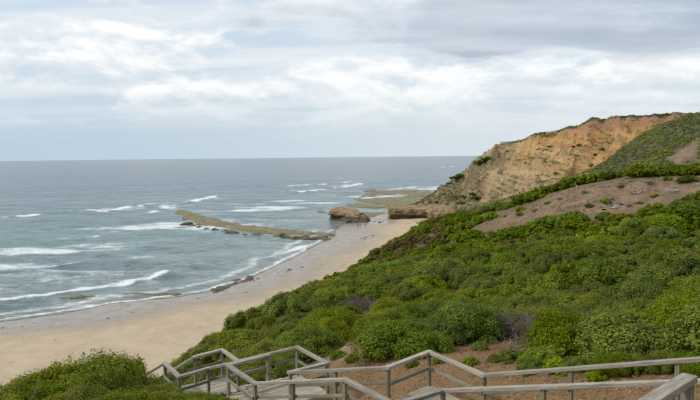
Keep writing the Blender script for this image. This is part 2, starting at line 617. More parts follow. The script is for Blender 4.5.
# cliff: bedded sandstone, orange in the scar under the rim, straw on the point
px_, py_, pz_ = k.sepv(pos)
bedw = k.math('ADD', k.math('ADD', pz_, k.math('MULTIPLY', k.math('ADD', k.math('MULTIPLY', px_, 0.87), k.math('MULTIPLY', py_, -0.49)), 0.16)), k.math('MULTIPLY', k.math('SUBTRACT', nA, 0.5), 9.0))
bed = k.noise(k.comb(k.math('MULTIPLY', px_, 0.015), k.math('MULTIPLY', py_, 0.015), bedw), 0.42, 5, 0.6)
straw = k.mix(k.ramp(bed, 0.38, 0.62), (0.34, 0.235, 0.110), (0.48, 0.36, 0.19))
orange = k.mix(k.ramp(bed, 0.38, 0.62), (0.43, 0.205, 0.055), (0.56, 0.31, 0.10))
rim = k.math('ADD', pz_, k.math('MULTIPLY', k.math('SUBTRACT', nB, 0.5), 5.0))
red = k.mix(k.ramp(nB, 0.4, 0.7), (0.31, 0.150, 0.075), (0.43, 0.235, 0.115))
orange = k.mix(k.ramp(rim, 36.5, 43.0), orange, red)
orange = k.mix(k.ramp(rim, 45.0, 46.2), orange, (0.17, 0.13, 0.09))
cliffc = k.mix(k.ramp(k.math('ADD', px_, k.math('MULTIPLY', k.math('SUBTRACT', nA, 0.5), 50.0)), 70.0, 112.0), straw, orange)
streak = k.noise(k.comb(k.math('MULTIPLY', k.math('ADD', k.math('MULTIPLY', px_, 0.87), k.math('MULTIPLY', py_, -0.49)), 0.9), k.math('MULTIPLY', pz_, 0.10), 0.0), 1.0, 6, 0.65)
cliffc = k.mix(k.ramp(streak, 0.52, 0.72, 0.0, 0.4), cliffc, (0.20, 0.135, 0.075))
cliffc = k.mix(k.ramp(nC, 0.5, 0.75, 0, 0.35), cliffc, (0.56, 0.45, 0.29))
crack = k.noise(k.comb(k.math('MULTIPLY', px_, 0.05), k.math('MULTIPLY', py_, 0.05), bedw), 1.1, 6, 0.7)
cliffc = k.mix(k.ramp(crack, 0.56, 0.66, 0.0, 0.55), cliffc, (0.155, 0.095, 0.048))
cliffc = k.mix(k.ramp(nA, 0.58, 0.70, 0.0, 0.55), cliffc, (0.52, 0.42, 0.26))
col = k.mix(A_cliff, col, cliffc)
scrub = k.math('MULTIPLY', k.math('MULTIPLY', A_cliff, k.ramp(nz, 0.70, 0.88)), k.ramp(nB, 0.40, 0.56))
col = k.mix(k.math('MULTIPLY', scrub, 0.8), col, k.mix(nC, (0.10, 0.10, 0.045), (0.21, 0.18, 0.10)))
toec = k.mix(k.ramp(nB, 0.38, 0.62), (0.135, 0.118, 0.055), (0.27, 0.21, 0.12))
toec = k.mix(k.ramp(nA, 0.5, 0.68), toec, (0.37, 0.275, 0.155))
col = k.mix(B_toe, col, toec)
# sand
grain = k.ramp(nD, 0.3, 0.7, 0.94, 1.05)
dry = k.mix(k.ramp(nA, 0.35, 0.65), (0.405, 0.315, 0.212), (0.455, 0.362, 0.252))
dry = k.mix(k.ramp(nB, 0.60, 0.78, 0, 0.4), dry, (0.34, 0.26, 0.175))
wetc = k.mix(k.ramp(nB, 0.4, 0.65), (0.230, 0.190, 0.142), (0.268, 0.225, 0.172))
sandc = k.mix(A_wet, dry, wetc)
sandc = k.mix(1.0, sandc, grain, 'MULTIPLY')
col = k.mix(A_sand, col, sandc)
rough = k.math('SUBTRACT', 0.92, k.math('MULTIPLY', k.math('MULTIPLY', A_wet, A_sand), k.ramp(nA, 0.35, 0.6, 0.50, 0.68)))
hgt = k.math('ADD', k.math('MULTIPLY', nB, 0.5), k.math('ADD', k.math('MULTIPLY', nC, 0.25), k.math('MULTIPLY', nD, 0.10)))
bst = k.math('SUBTRACT', 1.0, k.math('MULTIPLY', A_sand, k.math('ADD', 0.75, k.math('MULTIPLY', A_wet, 0.22))))
hgt = k.math('ADD', hgt, k.math('MULTIPLY', A_cliff, k.math('ADD', k.math('MULTIPLY', bed, 3.2), k.math('ADD', k.math('MULTIPLY', streak, 1.2), k.math('MULTIPLY', nA, 2.0)))))
hgt = k.math('ADD', hgt, k.math('MULTIPLY', A_pink, k.math('ADD', nA, nB)))
bn = k.node('ShaderNodeBump')
k.put(bn.inputs['Height'], hgt)
k.put(bn.inputs['Strength'], bst)
bn.inputs['Distance'].default_value = 0.5
pb = principled(k, col, rough, bn.outputs[0], 0.35)
k.l.new(pb.outputs[0], out.inputs[0])
full = me
nv = np.empty(len(full.vertices) * 3, np.float32)
full.vertices.foreach_get('normal', nv)
nv = nv.reshape(-1, 3)
GF = grid_faces(len(gx), len(gy))
f_sand = sand[GF].mean(1) > 0.5
f_cliff = (np.maximum(cmf, toe)[GF].mean(1) > 0.5) & ~f_sand
att_a = np.stack([sand, wet, cmf, np.maximum(pmf, p2)], 1)
att_b = np.stack([spf * (1 - p2), bank, toe, track], 1)
for nm_, sel, lab_ in (('beach', f_sand, 'curving beach of pale sand wet along the water edge'), ('cliff', f_cliff, 'eroded orange and straw coloured cliff of the headland'),
                       ('hillside', ~f_sand & ~f_cliff, 'scrub covered hillside with bare earth above the beach')):
    ff = GF[sel]
    used = np.unique(ff)
    remap = np.full(len(xf), -1, np.int64)
    remap[used] = np.arange(len(used))
    sub_me = np_mesh(nm_, np.stack([xf, yf, zf], 1)[used], remap[ff], True)
    set_attr(sub_me, 'cover_a', att_a[used])
    set_attr(sub_me, 'cover_b', att_b[used])
    sub_me.normals_split_custom_set_from_vertices(nv[used])
    tag(link(nm_, sub_me, m_ground), lab_, kind='structure')
bpy.data.meshes.remove(full)

# ------------------------------------------------------------------ sea
SWELL = 1.7
ang = np.linspace(RAD(-88), RAD(62), 540)
rr = np.concatenate([np.geomspace(75, 800, 440), np.geomspace(812, 40000, 90)])
A2, R2 = np.meshgrid(ang, rr)
sx, sy = (np.sin(A2) * R2).ravel(), (np.cos(A2) * R2).ravel()


def gl(*pts):
    return [tuple(G(*p)[:2]) for p in pts]


# crests: pixel path, crest height, half width of the crest, trailing foam width, foam strength
breakers = [
    (gl((-40, 308), (0, 302), (40, 298), (80, 291), (120, 285), (166, 275)), .45, 2.2, 3.2, 1.0),
    (gl((168, 274), (190, 267), (214, 261)), .45, 2.4, 2, .12),
    (gl((24, 268), (45, 266), (78, 263)), .4, 2.5, 5, .75),
    (gl((60, 241), (78, 240), (97, 236)), .6, 3.0, 7, 1.0),
    (gl((-60, 218), (0, 217), (35, 216)), .6, 4, 9, .95),
    (gl((68, 212), (90, 210), (105, 212), (130, 207), (146, 205)), .6, 4, 9, .95),
    (gl((150, 214), (166, 206), (185, 203), (214, 197)), .5, 5, 14, .95),
    (gl((88, 258), (130, 250), (165, 240), (200, 236)), .4, 3, 3, .1),
    (gl((0, 252), (60, 247), (130, 236), (176, 228)), .35, 4, 4, .12),
    (gl((0, 281), (60, 276), (120, 266), (150, 258)), .3, 2.5, 3, .10),
    (gl((0, 232), (50, 228), (110, 224), (150, 219)), .4, 4, 5, .15),
    (gl((300, 192), (330, 189), (362, 184)), .6, 7, 18, .9),
    (gl((292, 186), (330, 184), (350, 182)), .6, 7, 20, .8),
    (gl((318, 180), (352, 178), (380, 179)), .5, 8, 20, .6),
    (gl((345, 175), (380, 173), (420, 173)), .4, 8, 24, .5),
    (gl((430, 168), (475, 165), (500, 164)), .5, 10, 30, .75),
    (gl((232, 207), (262, 206), (290, 205)), .4, 4, 8, .45),
    (gl((218, 196), (250, 194)), .4, 5, 12, .45),
    (gl((388, 190), (415, 187), (446, 187)), .3, 5, 12, .7),
]
depth = -base_terrain(sx, sy)[0]
sds = shore_sd(sx, sy)
nr = np.abs(sds) < 22
depth[nr] = -terrain(sx[nr], sy[nr])[0]
dist = np.hypot(sx, sy)
nearw = np.exp(-dist / 900)
sw = np.zeros_like(sx)
for lam, az, am in ((31, 203, .22), (19, 190, .13), (12.5, 216, .08), (8.0, 176, .05), (5.3, 205, .035)):
    dxx, dyy = math.sin(RAD(az)), math.cos(RAD(az))
    ph = (sx * dxx + sy * dyy + fbm(sx, sy, 60, 2) * lam * 0.9) * 2 * math.pi / lam
    sw += am * (np.sin(ph) + 0.3 * np.sin(2 * ph + 0.6))
zz = sw * (nearw + 0.0) * sstep(depth, 0.0, 1.8) * SWELL
foam = np.zeros_like(sx)
for path, hgt_, hw, tw, st in breakers:
    wv = fbm(sx, sy, 7.0, 3)
    d_ = seg_dist(sx, sy, path)
    brk = np.clip((1.1 if hw == 2.2 else 0.95) + (0.7 if hw == 2.2 else 1.3) * fbm(sx + 77, sy, 4 + 3.0 * hw, 3), 0.25, 1.15)
    st = st * brk if st > 0.3 else st
    hw = hw * (0.75 + 0.5 * brk)
    pr = np.exp(-(d_ / hw) ** 2)
    zz += hgt_ * pr * (0.75 + 0.5 * wv)
    tw *= 2.2
    d2 = seg_dist(sx, sy - 0.45 * tw, path)
    foam = np.maximum(foam, st * np.clip(1.08 - (d_ + wv * hw * .5) / (hw * 1.0), 0, 1))
    foam = np.maximum(foam, st * 0.58 * np.clip(1.0 - (d2 + wv * tw * .7) / tw, 0, 1) ** 0.6)
swn = fbm(sx, sy, 9, 3)
vis = sstep(sy, 85, 120) * (1 - sstep(sy, 250, 275))
foam = np.maximum(foam, vis * 0.75 * np.clip(1.0 - np.abs(-sds - 2.5 - 2.5 * swn) / 2.6, 0, 1))
foam = np.maximum(foam, vis * 0.62 * np.clip(1.0 - np.abs(-sds - 9 - 4 * swn) / 6.5, 0, 1))
foam = np.maximum(foam, vis * 0.55 * np.clip(1.0 - np.abs(-sds - 0.6 - 1.6 * swn) / 1.3, 0, 1))
surf = np.exp(-((-sds - 75) / 70.0) ** 2) * (sds < 0)
strk = fbm(sx * 0.45 + sy * 0.1, sy * 1.2, 16, 4)
foam = np.maximum(foam, surf * np.clip(0.42 + strk * 0.85, 0, 0.70))
bay = G(296, 249)
foam = np.maximum(foam, 0.95 * np.clip(1.15 - np.hypot((sx - bay[0] - (sy - bay[1]) * 0.35) / 3.2, (sy - bay[1]) / 17) + swn * 0.3, 0, 1))
for px, py, rx, ry, st in ((172, 208, 16, 30, .55), (40, 258, 12, 12, .45), (190, 200, 20, 30, .5), (340, 186, 34, 60, .5), (255, 230, 30, 4, .2), (20, 225, 16, 20, .35),
                           (110, 232, 16, 18, .3), (320, 197, 16, 34, .42), (215, 246, 10, 14, .22), (330, 212, 8, 22, .5), (400, 180, 50, 60, .35), (185, 232, 12, 12, .35),
                           (90, 306, 12, 4, .72), (20, 316, 14, 5, .45), (360, 196, 14, 20, .5)):
    q = G(px, py)
    foam = np.maximum(foam, st * np.clip(1.25 - np.hypot((sx - q[0]) / rx, (sy - q[1]) / ry) + swn * 0.35, 0, 1))
me = np_mesh('sea', np.stack([sx, sy, zz], 1), grid_faces(len(ang), len(rr))[:, ::-1], True)
set_attr(me, 'foam', foam * sstep(depth, -0.03, 0.05))
set_attr(me, 'depth', depth)

m_sea, k, out = new_mat('sea_water')
pos = k.node('ShaderNodeNewGeometry').outputs['Position']
fo = k.attr('foam', 'Fac')
de = k.attr('depth', 'Fac')

dn = k.node('ShaderNodeVectorMath', operation='LENGTH')
k.put(dn.inputs[0], pos)
dist = dn.outputs['Value']
chop = k.mapping(pos, (0.55, 1.0, 1.0), (0, 0, 0), (0, 0, 0.25))
c1 = k.noise(chop, 0.55, 6, 0.62, 0.4)
c2 = k.noise(chop, 0.10, 5, 0.6, 0.3)
c3 = k.noise(k.mapping(pos, (0.4, 1.0, 1), (0, 0, 0), (0, 0, 0.2)), 0.022, 5, 0.6, 0.2)
big = k.noise(pos, 0.006, 5, 0.6)
hgt = k.math('ADD', k.math('MULTIPLY', c1, 0.55), k.math('ADD', k.math('MULTIPLY', c2, 1.6), k.math('MULTIPLY', c3, 4.0)))
bmp = k.bump(hgt, 0.9, 1.2)
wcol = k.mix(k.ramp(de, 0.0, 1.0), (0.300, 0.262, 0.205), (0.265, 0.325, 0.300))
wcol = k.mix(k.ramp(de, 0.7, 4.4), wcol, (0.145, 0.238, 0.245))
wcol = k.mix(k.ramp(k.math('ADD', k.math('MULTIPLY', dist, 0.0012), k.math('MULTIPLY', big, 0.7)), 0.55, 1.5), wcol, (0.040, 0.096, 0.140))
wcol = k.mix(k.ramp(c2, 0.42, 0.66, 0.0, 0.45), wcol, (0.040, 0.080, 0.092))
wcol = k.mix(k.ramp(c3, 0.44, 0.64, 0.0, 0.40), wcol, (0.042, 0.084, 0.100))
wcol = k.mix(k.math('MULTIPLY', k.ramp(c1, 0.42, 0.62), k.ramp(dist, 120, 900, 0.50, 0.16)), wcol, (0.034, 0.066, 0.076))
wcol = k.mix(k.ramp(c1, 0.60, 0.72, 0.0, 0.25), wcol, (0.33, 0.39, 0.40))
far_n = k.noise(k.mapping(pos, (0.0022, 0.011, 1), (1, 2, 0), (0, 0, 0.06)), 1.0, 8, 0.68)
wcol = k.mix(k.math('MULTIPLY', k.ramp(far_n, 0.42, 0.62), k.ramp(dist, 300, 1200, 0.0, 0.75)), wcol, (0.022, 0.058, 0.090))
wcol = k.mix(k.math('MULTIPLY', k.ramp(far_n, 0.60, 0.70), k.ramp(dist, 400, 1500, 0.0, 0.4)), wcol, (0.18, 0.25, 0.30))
# lace in the foam, and small whitecaps further out
fn = k.noise(k.mapping(pos, (0.6, 1.0, 1.0)), 0.55, 8, 0.68, 0.6)
fn2 = k.noise(pos, 2.4, 6, 0.7, 0.4)
lace = k.math('ADD', k.math('MULTIPLY', fn, 0.65), k.math('MULTIPLY', fn2, 0.35))
fmask = k.ramp(k.math('SUBTRACT', fo, k.math('MULTIPLY', k.math('SUBTRACT', 1.0, lace), 1.05)), -0.12, 0.22)
capn = k.noise(k.mapping(pos, (0.035, 0.075, 1), (3, 5, 0), (0, 0, 0.15)), 1.0, 7, 0.68)
caps = k.math('MULTIPLY', k.ramp(capn, 0.665, 0.73), k.ramp(dist, 180, 420, 0.25, 0.75))
fmask = k.math('MAXIMUM', fmask, caps)
foamc = k.mix(k.ramp(fn2, 0.3, 0.7), (0.56, 0.60, 0.62), (0.78, 0.80, 0.80))
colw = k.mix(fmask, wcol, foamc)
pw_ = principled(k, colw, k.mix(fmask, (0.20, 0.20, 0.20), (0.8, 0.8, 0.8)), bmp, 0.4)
pw_.inputs['IOR'].default_value = 1.333
tr = k.node('ShaderNodeBsdfTransparent')
mx = k.node('ShaderNodeMixShader')
edge = k.ramp(de, -0.01, 0.10, 0.0, 1.0)
k.put(mx.inputs[0], edge)
k.l.new(tr.outputs[0], mx.inputs[1])
k.l.new(pw_.outputs[0], mx.inputs[2])
k.l.new(mx.outputs[0], out.inputs[0])
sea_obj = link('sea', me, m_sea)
tag(sea_obj, 'grey green sea with breaking waves rolling onto the beach', 'sea', kind='structure')

# ------------------------------------------------------------------ reefs and rock ledges
m_reef, k, out = new_mat('reef_rock')
tc = k.node('ShaderNodeNewGeometry')
pos = tc.outputs['Position']
pz_ = k.sepv(pos)[2]
r1 = k.noise(pos, 0.25, 6, 0.65)
r2 = k.noise(pos, 1.3, 6, 0.7)
rc = k.mix(k.ramp(r1, 0.35, 0.65), (0.150, 0.125, 0.050), (0.225, 0.190, 0.085))
rc = k.mix(k.ramp(r2, 0.48, 0.7), rc, (0.085, 0.065, 0.035))
rc = k.mix(k.ramp(pz_, 0.18, 0.02), rc, (0.055, 0.048, 0.03))
rc = k.mix(k.ramp(r1, 0.62, 0.75, 0, 0.6), rc, (0.19, 0.18, 0.06))
pb = principled(k, rc, k.ramp(r2, 0.3, 0.7, 0.45, 0.85), k.bump(r2, 0.9, 0.3), 0.4)
k.l.new(pb.outputs[0], out.inputs[0])


def reef(name, label, outline, top, step, dip=(0, 0), rough=0.25, rim=4.0, pools=0.0):
    """Low rock platform: a closed heightfield over the outline, falling below the water at its edge."""
    pts = np.array([p[:2] for p in outline])
    x0, y0 = pts.min(0) - 6
    x1, y1 = pts.max(0) + 6
    ax, ay = np.arange(x0, x1, step), np.arange(y0, y1, step)
    XX, YY = np.meshgrid(ax, ay)
    x, y = XX.ravel(), YY.ravel()
    s = sdf(x, y, [tuple(p) for p in pts]) + fbm(x, y, 9, 4) * rim
    body = sstep(s, -2.0, 2.5)
    ctr = pts.mean(0)
    slab = top + dip[0] * (x - ctr[0]) + dip[1] * (y - ctr[1])
    crack = 1 - np.abs(fbm(x, y, 5.0, 4))
    z = -1.6 + body * (slab + 1.6) + body * (fbm(x, y, 11, 4) * rough + (crack - 0.75) * rough * 1.2 + fbm(x, y, 1.4, 2) * rough * 0.35)
    if pools:
        z -= body * pools * sstep(fbm(x * 0.6, y, 17, 3), 0.05, 0.3)
    f = grid_faces(len(ax), len(ay))
    keep = (s[f] > -9).any(1)
    me = np_mesh(name, np.stack([x, y, z], 1), f[keep], True)
    bm = bmesh.new()
    bm.from_mesh(me)
    bmesh.ops.delete(bm, geom=[v for v in bm.verts if not v.link_faces], context='VERTS')
    bm.to_mesh(me)
    bm.free()
    return tag(link(name, me, m_reef), label, 'reef')


reef('rock_reef', 'long low olive brown rock reef curving out from the sand into the waves',
     gl((175, 211.5), (184, 211), (207, 217), (233, 223.6), (264, 228.2), (293, 231), (334, 234), (335, 236.2), (293, 235.6), (270, 234.2), (244, 232), (216, 228), (194, 223.4), (178, 217)),
     0.75, 0.8, rough=0.55, rim=2.2)
reef('rock_reef', 'broad flat wave-cut rock platform with pools in front of the cliff point',
     gl((338, 211), (346, 206), (352, 200), (362, 195), (372, 192), (392, 190), (414, 190), (446, 192), (440, 205), (418, 211), (394, 214), (384, 216), (372, 218), (352, 216)),
     0.42, 1.4, rough=0.34, rim=7, pools=0.75)
reef('rock_reef', 'small dark reef awash at the seaward end of the rock platform',
     gl((362, 191.3), (368, 190), (376, 190), (377, 191.8), (370, 192)), 0.7, 1.2, rough=0.3, rim=2)
reef('rock_reef', 'narrow weedy reef tongue on the sea side of the square rock block',
     gl((315, 211), (322, 210.5), (330, 213), (333, 215.5), (326, 214.5), (318, 212.5)), 0.45, 0.8, rough=0.25, rim=1.5)
reef('rock_reef', 'thin strip of mossy green reef in the shallows at the foot of the breaking wave',
     gl((38, 300.5), (60, 297), (86, 295.5), (110, 294), (135, 291), (165, 292), (188, 292.5), (186, 296), (150, 297.5), (112, 298), (80, 300), (55, 301.5)), 0.52, 0.45, rough=0.34, rim=2.2)
reef('rock_reef', 'faint sunken reef patch between the long reef and the square rock block',
     gl((272, 224.5), (286, 223), (300, 226), (298, 228.5), (284, 227.5)), 0.02, 0.9, rough=0.2, rim=3)

m_stone, k, out = new_mat('sandstone')
gz = k.node('ShaderNodeNewGeometry')
pos = gz.outputs['Position']
pz_ = k.sepv(pos)[2]
a1 = k.noise(pos, 0.5, 6, 0.65)
a2 = k.noise(k.mapping(pos, (0.25, 0.25, 2.6)), 0.9, 6, 0.65)
a3 = k.noise(pos, 3.5, 6, 0.7)
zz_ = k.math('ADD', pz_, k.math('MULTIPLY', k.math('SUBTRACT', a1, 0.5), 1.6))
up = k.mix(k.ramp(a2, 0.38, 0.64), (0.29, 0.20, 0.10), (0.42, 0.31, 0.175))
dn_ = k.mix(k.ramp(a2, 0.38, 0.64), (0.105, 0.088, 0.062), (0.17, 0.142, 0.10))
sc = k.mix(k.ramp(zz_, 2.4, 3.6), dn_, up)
sc = k.mix(k.ramp(a3, 0.52, 0.72, 0, 0.5), sc, (0.10, 0.082, 0.055))
pb = principled(k, sc, 0.9, k.bump(k.math('ADD', a2, a3), 1.0, 0.7), 0.25)
k.l.new(pb.outputs[0], out.inputs[0])


def ledge_rock(name, label, outline, base, layers, sub=12, seed=0, lean=(0, 0), tilt=(0, 0)):
    """Bedded rock block: rings at (height, outward offset) lofted, with noise."""
    pts = np.array([p[:2] for p in outline], float)
    ctr = pts.mean(0)
    ring = []
    for i in range(len(pts)):
        a, b = pts[i], pts[(i + 1) % len(pts)]
        for j in range(sub):
            ring.append(a + (b - a) * j / sub)
    ring = np.array(ring)
    nrm = ring - ctr
    nrm /= np.maximum(np.linalg.norm(nrm, axis=1, keepdims=True), 1e-6)
    n = len(ring)
    V = []
    for zi, off in layers:
        jit = fbm(ring[:, 0] + seed * 31, ring[:, 1] + zi * 0.8, 6, 3) * 3.0 + fbm(ring[:, 0] + zi * 2.3, ring[:, 1] + seed, 2.2, 3) * 1.3 + fbm(ring[:, 0] + zi * 7, ring[:, 1] + seed, 0.9, 2) * 0.5
        q = ring + nrm * (off + jit * 0.75)[:, None] + np.array(lean) * zi
        V.append(np.column_stack([q, base + zi * (1 + tilt[0] * (ring[:, 0] - ctr[0]) + tilt[1] * (ring[:, 1] - ctr[1])) + fbm(ring[:, 0], ring[:, 1] + seed, 5, 3) * 0.5]))
    top = layers[-1][0]
    for sc_ in (0.8, 0.5, 0.2):
        q = ctr + (V[len(layers) - 1][:, :2] - ctr) * sc_
        V.append(np.column_stack([q, base + top * (1 + tilt[0] * (q[:, 0] - ctr[0]) + tilt[1] * (q[:, 1] - ctr[1])) + 0.1 + fbm(q[:, 0], q[:, 1], 4, 3) * 0.9]))
    L = len(V)
    V = np.concatenate(V)
    F = []
    for l in range(L - 1):
        for i in range(n):
            j = (i + 1) % n
            F.append((l * n + i, l * n + j, (l + 1) * n + j, (l + 1) * n + i))
    me = bpy.data.meshes.new(name)
    me.from_pydata([tuple(v) for v in V], [], F + [tuple((L - 1) * n + i for i in range(n))])
    bm = bmesh.new()
    bm.from_mesh(me)
    bmesh.ops.recalc_face_normals(bm, faces=bm.faces)
    bm.to_mesh(me)
    bm.free()
    return tag(link(name, me, m_stone), label, 'rock')


def front(px0, px1, py, back, z=0.6):
    """Footprint from its front edge at the foot, as seen, and its depth."""
    a, b = G(px0, py, z), G(px1, py, z)
    return [a, (a + b) / 2 + np.array((0, -1.0, 0)), b, b + np.array((2, back, 0)), (a + b) / 2 + np.array((3, back * 1.1, 0)), a + np.array((1.5, back, 0))]


UND = [(-1.2, 0.6), (0, 0.2), (0.8, -0.3), (1.7, -0.5), (2.5, -0.3), (2.7, 0.7), (3.4, 1.0), (3.55, 0.6), (4.5, 0.9), (4.7, 0.5), (5.4, 0.2)]
a0, a1_, a2_ = G(331.5, 219.5, .4), G(348, 221.3, .4), G(358, 221.6, .4)
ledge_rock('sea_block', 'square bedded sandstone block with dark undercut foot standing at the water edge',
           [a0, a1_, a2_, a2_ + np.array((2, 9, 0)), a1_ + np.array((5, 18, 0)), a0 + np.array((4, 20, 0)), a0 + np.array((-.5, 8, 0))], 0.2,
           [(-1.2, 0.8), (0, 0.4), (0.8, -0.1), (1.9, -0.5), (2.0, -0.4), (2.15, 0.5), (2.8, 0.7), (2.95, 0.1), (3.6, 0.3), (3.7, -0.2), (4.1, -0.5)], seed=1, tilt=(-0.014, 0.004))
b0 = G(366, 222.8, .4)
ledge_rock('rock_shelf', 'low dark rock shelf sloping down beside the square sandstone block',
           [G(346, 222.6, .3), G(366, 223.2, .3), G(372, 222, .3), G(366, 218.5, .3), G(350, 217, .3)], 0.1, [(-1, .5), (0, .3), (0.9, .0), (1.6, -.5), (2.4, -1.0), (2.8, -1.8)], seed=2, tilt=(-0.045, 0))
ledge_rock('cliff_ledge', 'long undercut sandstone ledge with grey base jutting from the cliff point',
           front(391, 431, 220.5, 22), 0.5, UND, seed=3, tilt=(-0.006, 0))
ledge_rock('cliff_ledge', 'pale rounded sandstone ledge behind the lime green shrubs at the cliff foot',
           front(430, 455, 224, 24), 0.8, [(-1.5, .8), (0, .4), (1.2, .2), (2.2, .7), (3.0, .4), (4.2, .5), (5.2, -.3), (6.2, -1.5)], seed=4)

# loose stones
def stone_mesh(name, seed, flat=0.55):
    bm = bmesh.new()
    bmesh.ops.create_icosphere(bm, subdivisions=3, radius=1.0)
    r = np.random.default_rng(seed)
    planes = []
    for i in range(9):
        n = r.normal(size=3)
        n /= np.linalg.norm(n)
        planes.append((Vector(n), r.uniform(0.55, 0.85)))
    for v in bm.verts:
        for n, dd in planes:
            t = v.co.dot(n)
            if t > dd:
                v.co -= n * (t - dd) * 0.85
        v.co += v.co.normalized() * (math.sin(v.co.x * 7 + seed) * math.sin(v.co.y * 6) * 0.05)
        v.co.z *= flat
    me = bpy.data.meshes.new(name)
    bm.to_mesh(me)
    bm.free()
    return me


m_wetrock, k, out = new_mat('weedy_rock')
oi = k.node('ShaderNodeObjectInfo').outputs['Random']
pos = k.node('ShaderNodeNewGeometry').outputs['Position']
w1 = k.noise(pos, 2.0, 5, 0.65)
wc = k.mix(k.ramp(w1, 0.35, 0.65), (0.045, 0.030, 0.020), (0.12, 0.080, 0.048))
wc = k.mix(k.math('MULTIPLY', oi, 0.6), wc, (0.10, 0.085, 0.04))
pb = principled(k, wc, 0.6, k.bump(w1, 0.8, 0.15), 0.4)
k.l.new(pb.outputs[0], out.inputs[0])
SM = [stone_mesh('stone', 20 + i, 0.4 + 0.06 * i) for i in range(5)]
for s_ in SM:
    s_.materials.append(m_wetrock)


def stone(name, label, cat, group, x, y, z, r):
    o = link(name, random.choice(SM))
    o.location = (x, y, z)
    o.scale = (r * random.uniform(0.8, 1.4), r * random.uniform(0.8, 1.3), r * random.uniform(0.7, 1.1))
    o.rotation_euler = (random.uniform(-.2, .2), random.uniform(-.2, .2), random.uniform(0, 6.28))
    return tag(o, label, cat, group)


for i in range(85):                        # rubble along the landward side of the long reef
    t = random.random()
    px = 184 + 146 * t
    py = np.interp(px, (184, 196, 218, 241, 264, 299, 334), (224, 227, 230.3, 233.8, 235.9, 238, 239)) + random.uniform(-0.8, 0.9)
    q = G(px, py, 0.1)
    stone('reef_rock', 'dark weedy rock in the row beside the long reef', 'rock', 'rocks in the row along the long reef', q[0], q[1], random.uniform(-0.15, 0.2), random.choice((0.4, 0.6, 0.9, 1.3, 2.0)) * random.uniform(.8, 1.2))
for i in range(48):                        # dark patch at the water's edge
    t = random.random()
    px = 214 + 36 * t + random.gauss(0, 2)
    py = 290.5 - 13.5 * t + random.gauss(0, 1.5)
    q = G(px, py, 0.1)
    stone('shore_rock', 'dark brown weedy rock in the cluster at the water edge', 'rock', 'dark rocks clustered at the water edge', q[0], q[1], tz(q[0], q[1]) - 0.02, random.uniform(0.4, 1.1) * (1.4 if i < 22 else 0.8)).scale.z *= 0.8
for px, py, r in ((254, 277.5, .5), (258, 275.5, .6), (290.5, 268, .9), (287, 269, .4), (302, 266, .7), (278, 270.5, .4), (260, 283, .3), (246, 291, .4), (286, 273, .25), (327, 262, .3),
                  (362, 238, .8), (365, 239, .7), (366.3, 236.8, .8), (372.5, 235.8, .9), (380, 222.3, 1.6), (383, 221.8, 1.0), (374, 221.6, 1.1), (416, 223, .8), (409, 224.7, .7),
                  (108, 318, .35), (3, 325, .3), (22, 324, .25), (34, 320, .25), (132, 312, .3), (128, 303, .3), (198, 296, .3), (55, 342, .2)):
    q = G(px, py, 1.0)
    stone('beach_stone', 'small dark stone lying by itself on the sand', 'stone', 'single stones scattered over the beach', q[0], q[1], tz(q[0], q[1]) - 0.02 * r, r * 0.8).scale.z *= 0.7

# ------------------------------------------------------------------ timber staircase
def wood_mat(name, c0, c1, c2):
    m, k, out = new_mat(name)
    tc = k.node('ShaderNodeTexCoord').outputs['Object']
    oi = k.node('ShaderNodeObjectInfo').outputs['Random']
    off = k.vmath('ADD', tc, k.comb(k.math('MULTIPLY', oi, 37.0), k.math('MULTIPLY', oi, 13.0), 0.0))
    g1 = k.noise(k.mapping(off, (0.9, 16, 16)), 2.2, 6, 0.65, 0.6)
    g2 = k.noise(k.mapping(off, (0.5, 2.0, 2.0)), 1.7, 4, 0.6)
    g3 = k.noise(k.mapping(off, (3.0, 60, 60)), 1.6, 4, 0.6)
    c = k.mix(k.ramp(g1, 0.34, 0.66), c0, c1)
    c = k.mix(k.ramp(g2, 0.48, 0.72, 0, 0.75), c, c2)
    c = k.mix(k.ramp(g3, 0.54, 0.68, 0, 0.65), c, (0.09, 0.08, 0.065))
    sp1 = k.noise(off, 14.0, 5, 0.7)
    c = k.mix(k.ramp(sp1, 0.60, 0.72, 0, 0.55), c, (0.50, 0.49, 0.44))
    sp2 = k.noise(k.mapping(off, (1.0, 3.0, 3.0)), 3.1, 5, 0.7)
    c = k.mix(k.ramp(sp2, 0.58, 0.74, 0, 0.7), c, (0.12, 0.105, 0.07))
    c = k.mix(1.0, c, k.ramp(oi, 0, 1, 0.74, 1.14, False), 'MULTIPLY')
    pb = principled(k, c, 0.85, k.bump(k.math('ADD', g1, g3), 0.45, 0.01), 0.25)
    k.l.new(pb.outputs[0], out.inputs[0])
    return m


m_rail = wood_mat('weathered_rail', (0.26, 0.225, 0.178), (0.415, 0.38, 0.325), (0.18, 0.145, 0.10))
m_post = wood_mat('weathered_post', (0.175, 0.160, 0.115), (0.29, 0.265, 0.195), (0.135, 0.13, 0.085))
m_deck = wood_mat('weathered_deck', (0.30, 0.262, 0.195), (0.42, 0.37, 0.285), (0.24, 0.205, 0.14))

stair = empty('timber_staircase', (0, 14, tz(0, 14)))
tag(stair, 'weathered grey timber staircase with handrails zigzagging down the slope to the beach', 'staircase')
S_INV = stair.matrix_world.inverted()
S_LOC = Vector(stair.location)


def bevel_box(L, w, h, c=0.006):
    """Box along X with chamfered long edges and ends, centred."""
    bm = bmesh.new()
    bmesh.ops.create_cube(bm, size=1.0)
    bmesh.ops.scale(bm, vec=(L, w, h), verts=bm.verts)
    bmesh.ops.bevel(bm, geom=list(bm.edges), offset=min(c, w * .2, h * .2), segments=1, affect='EDGES')
    me = bpy.data.meshes.new('timber')
    bm.to_mesh(me)
    bm.free()
    return me


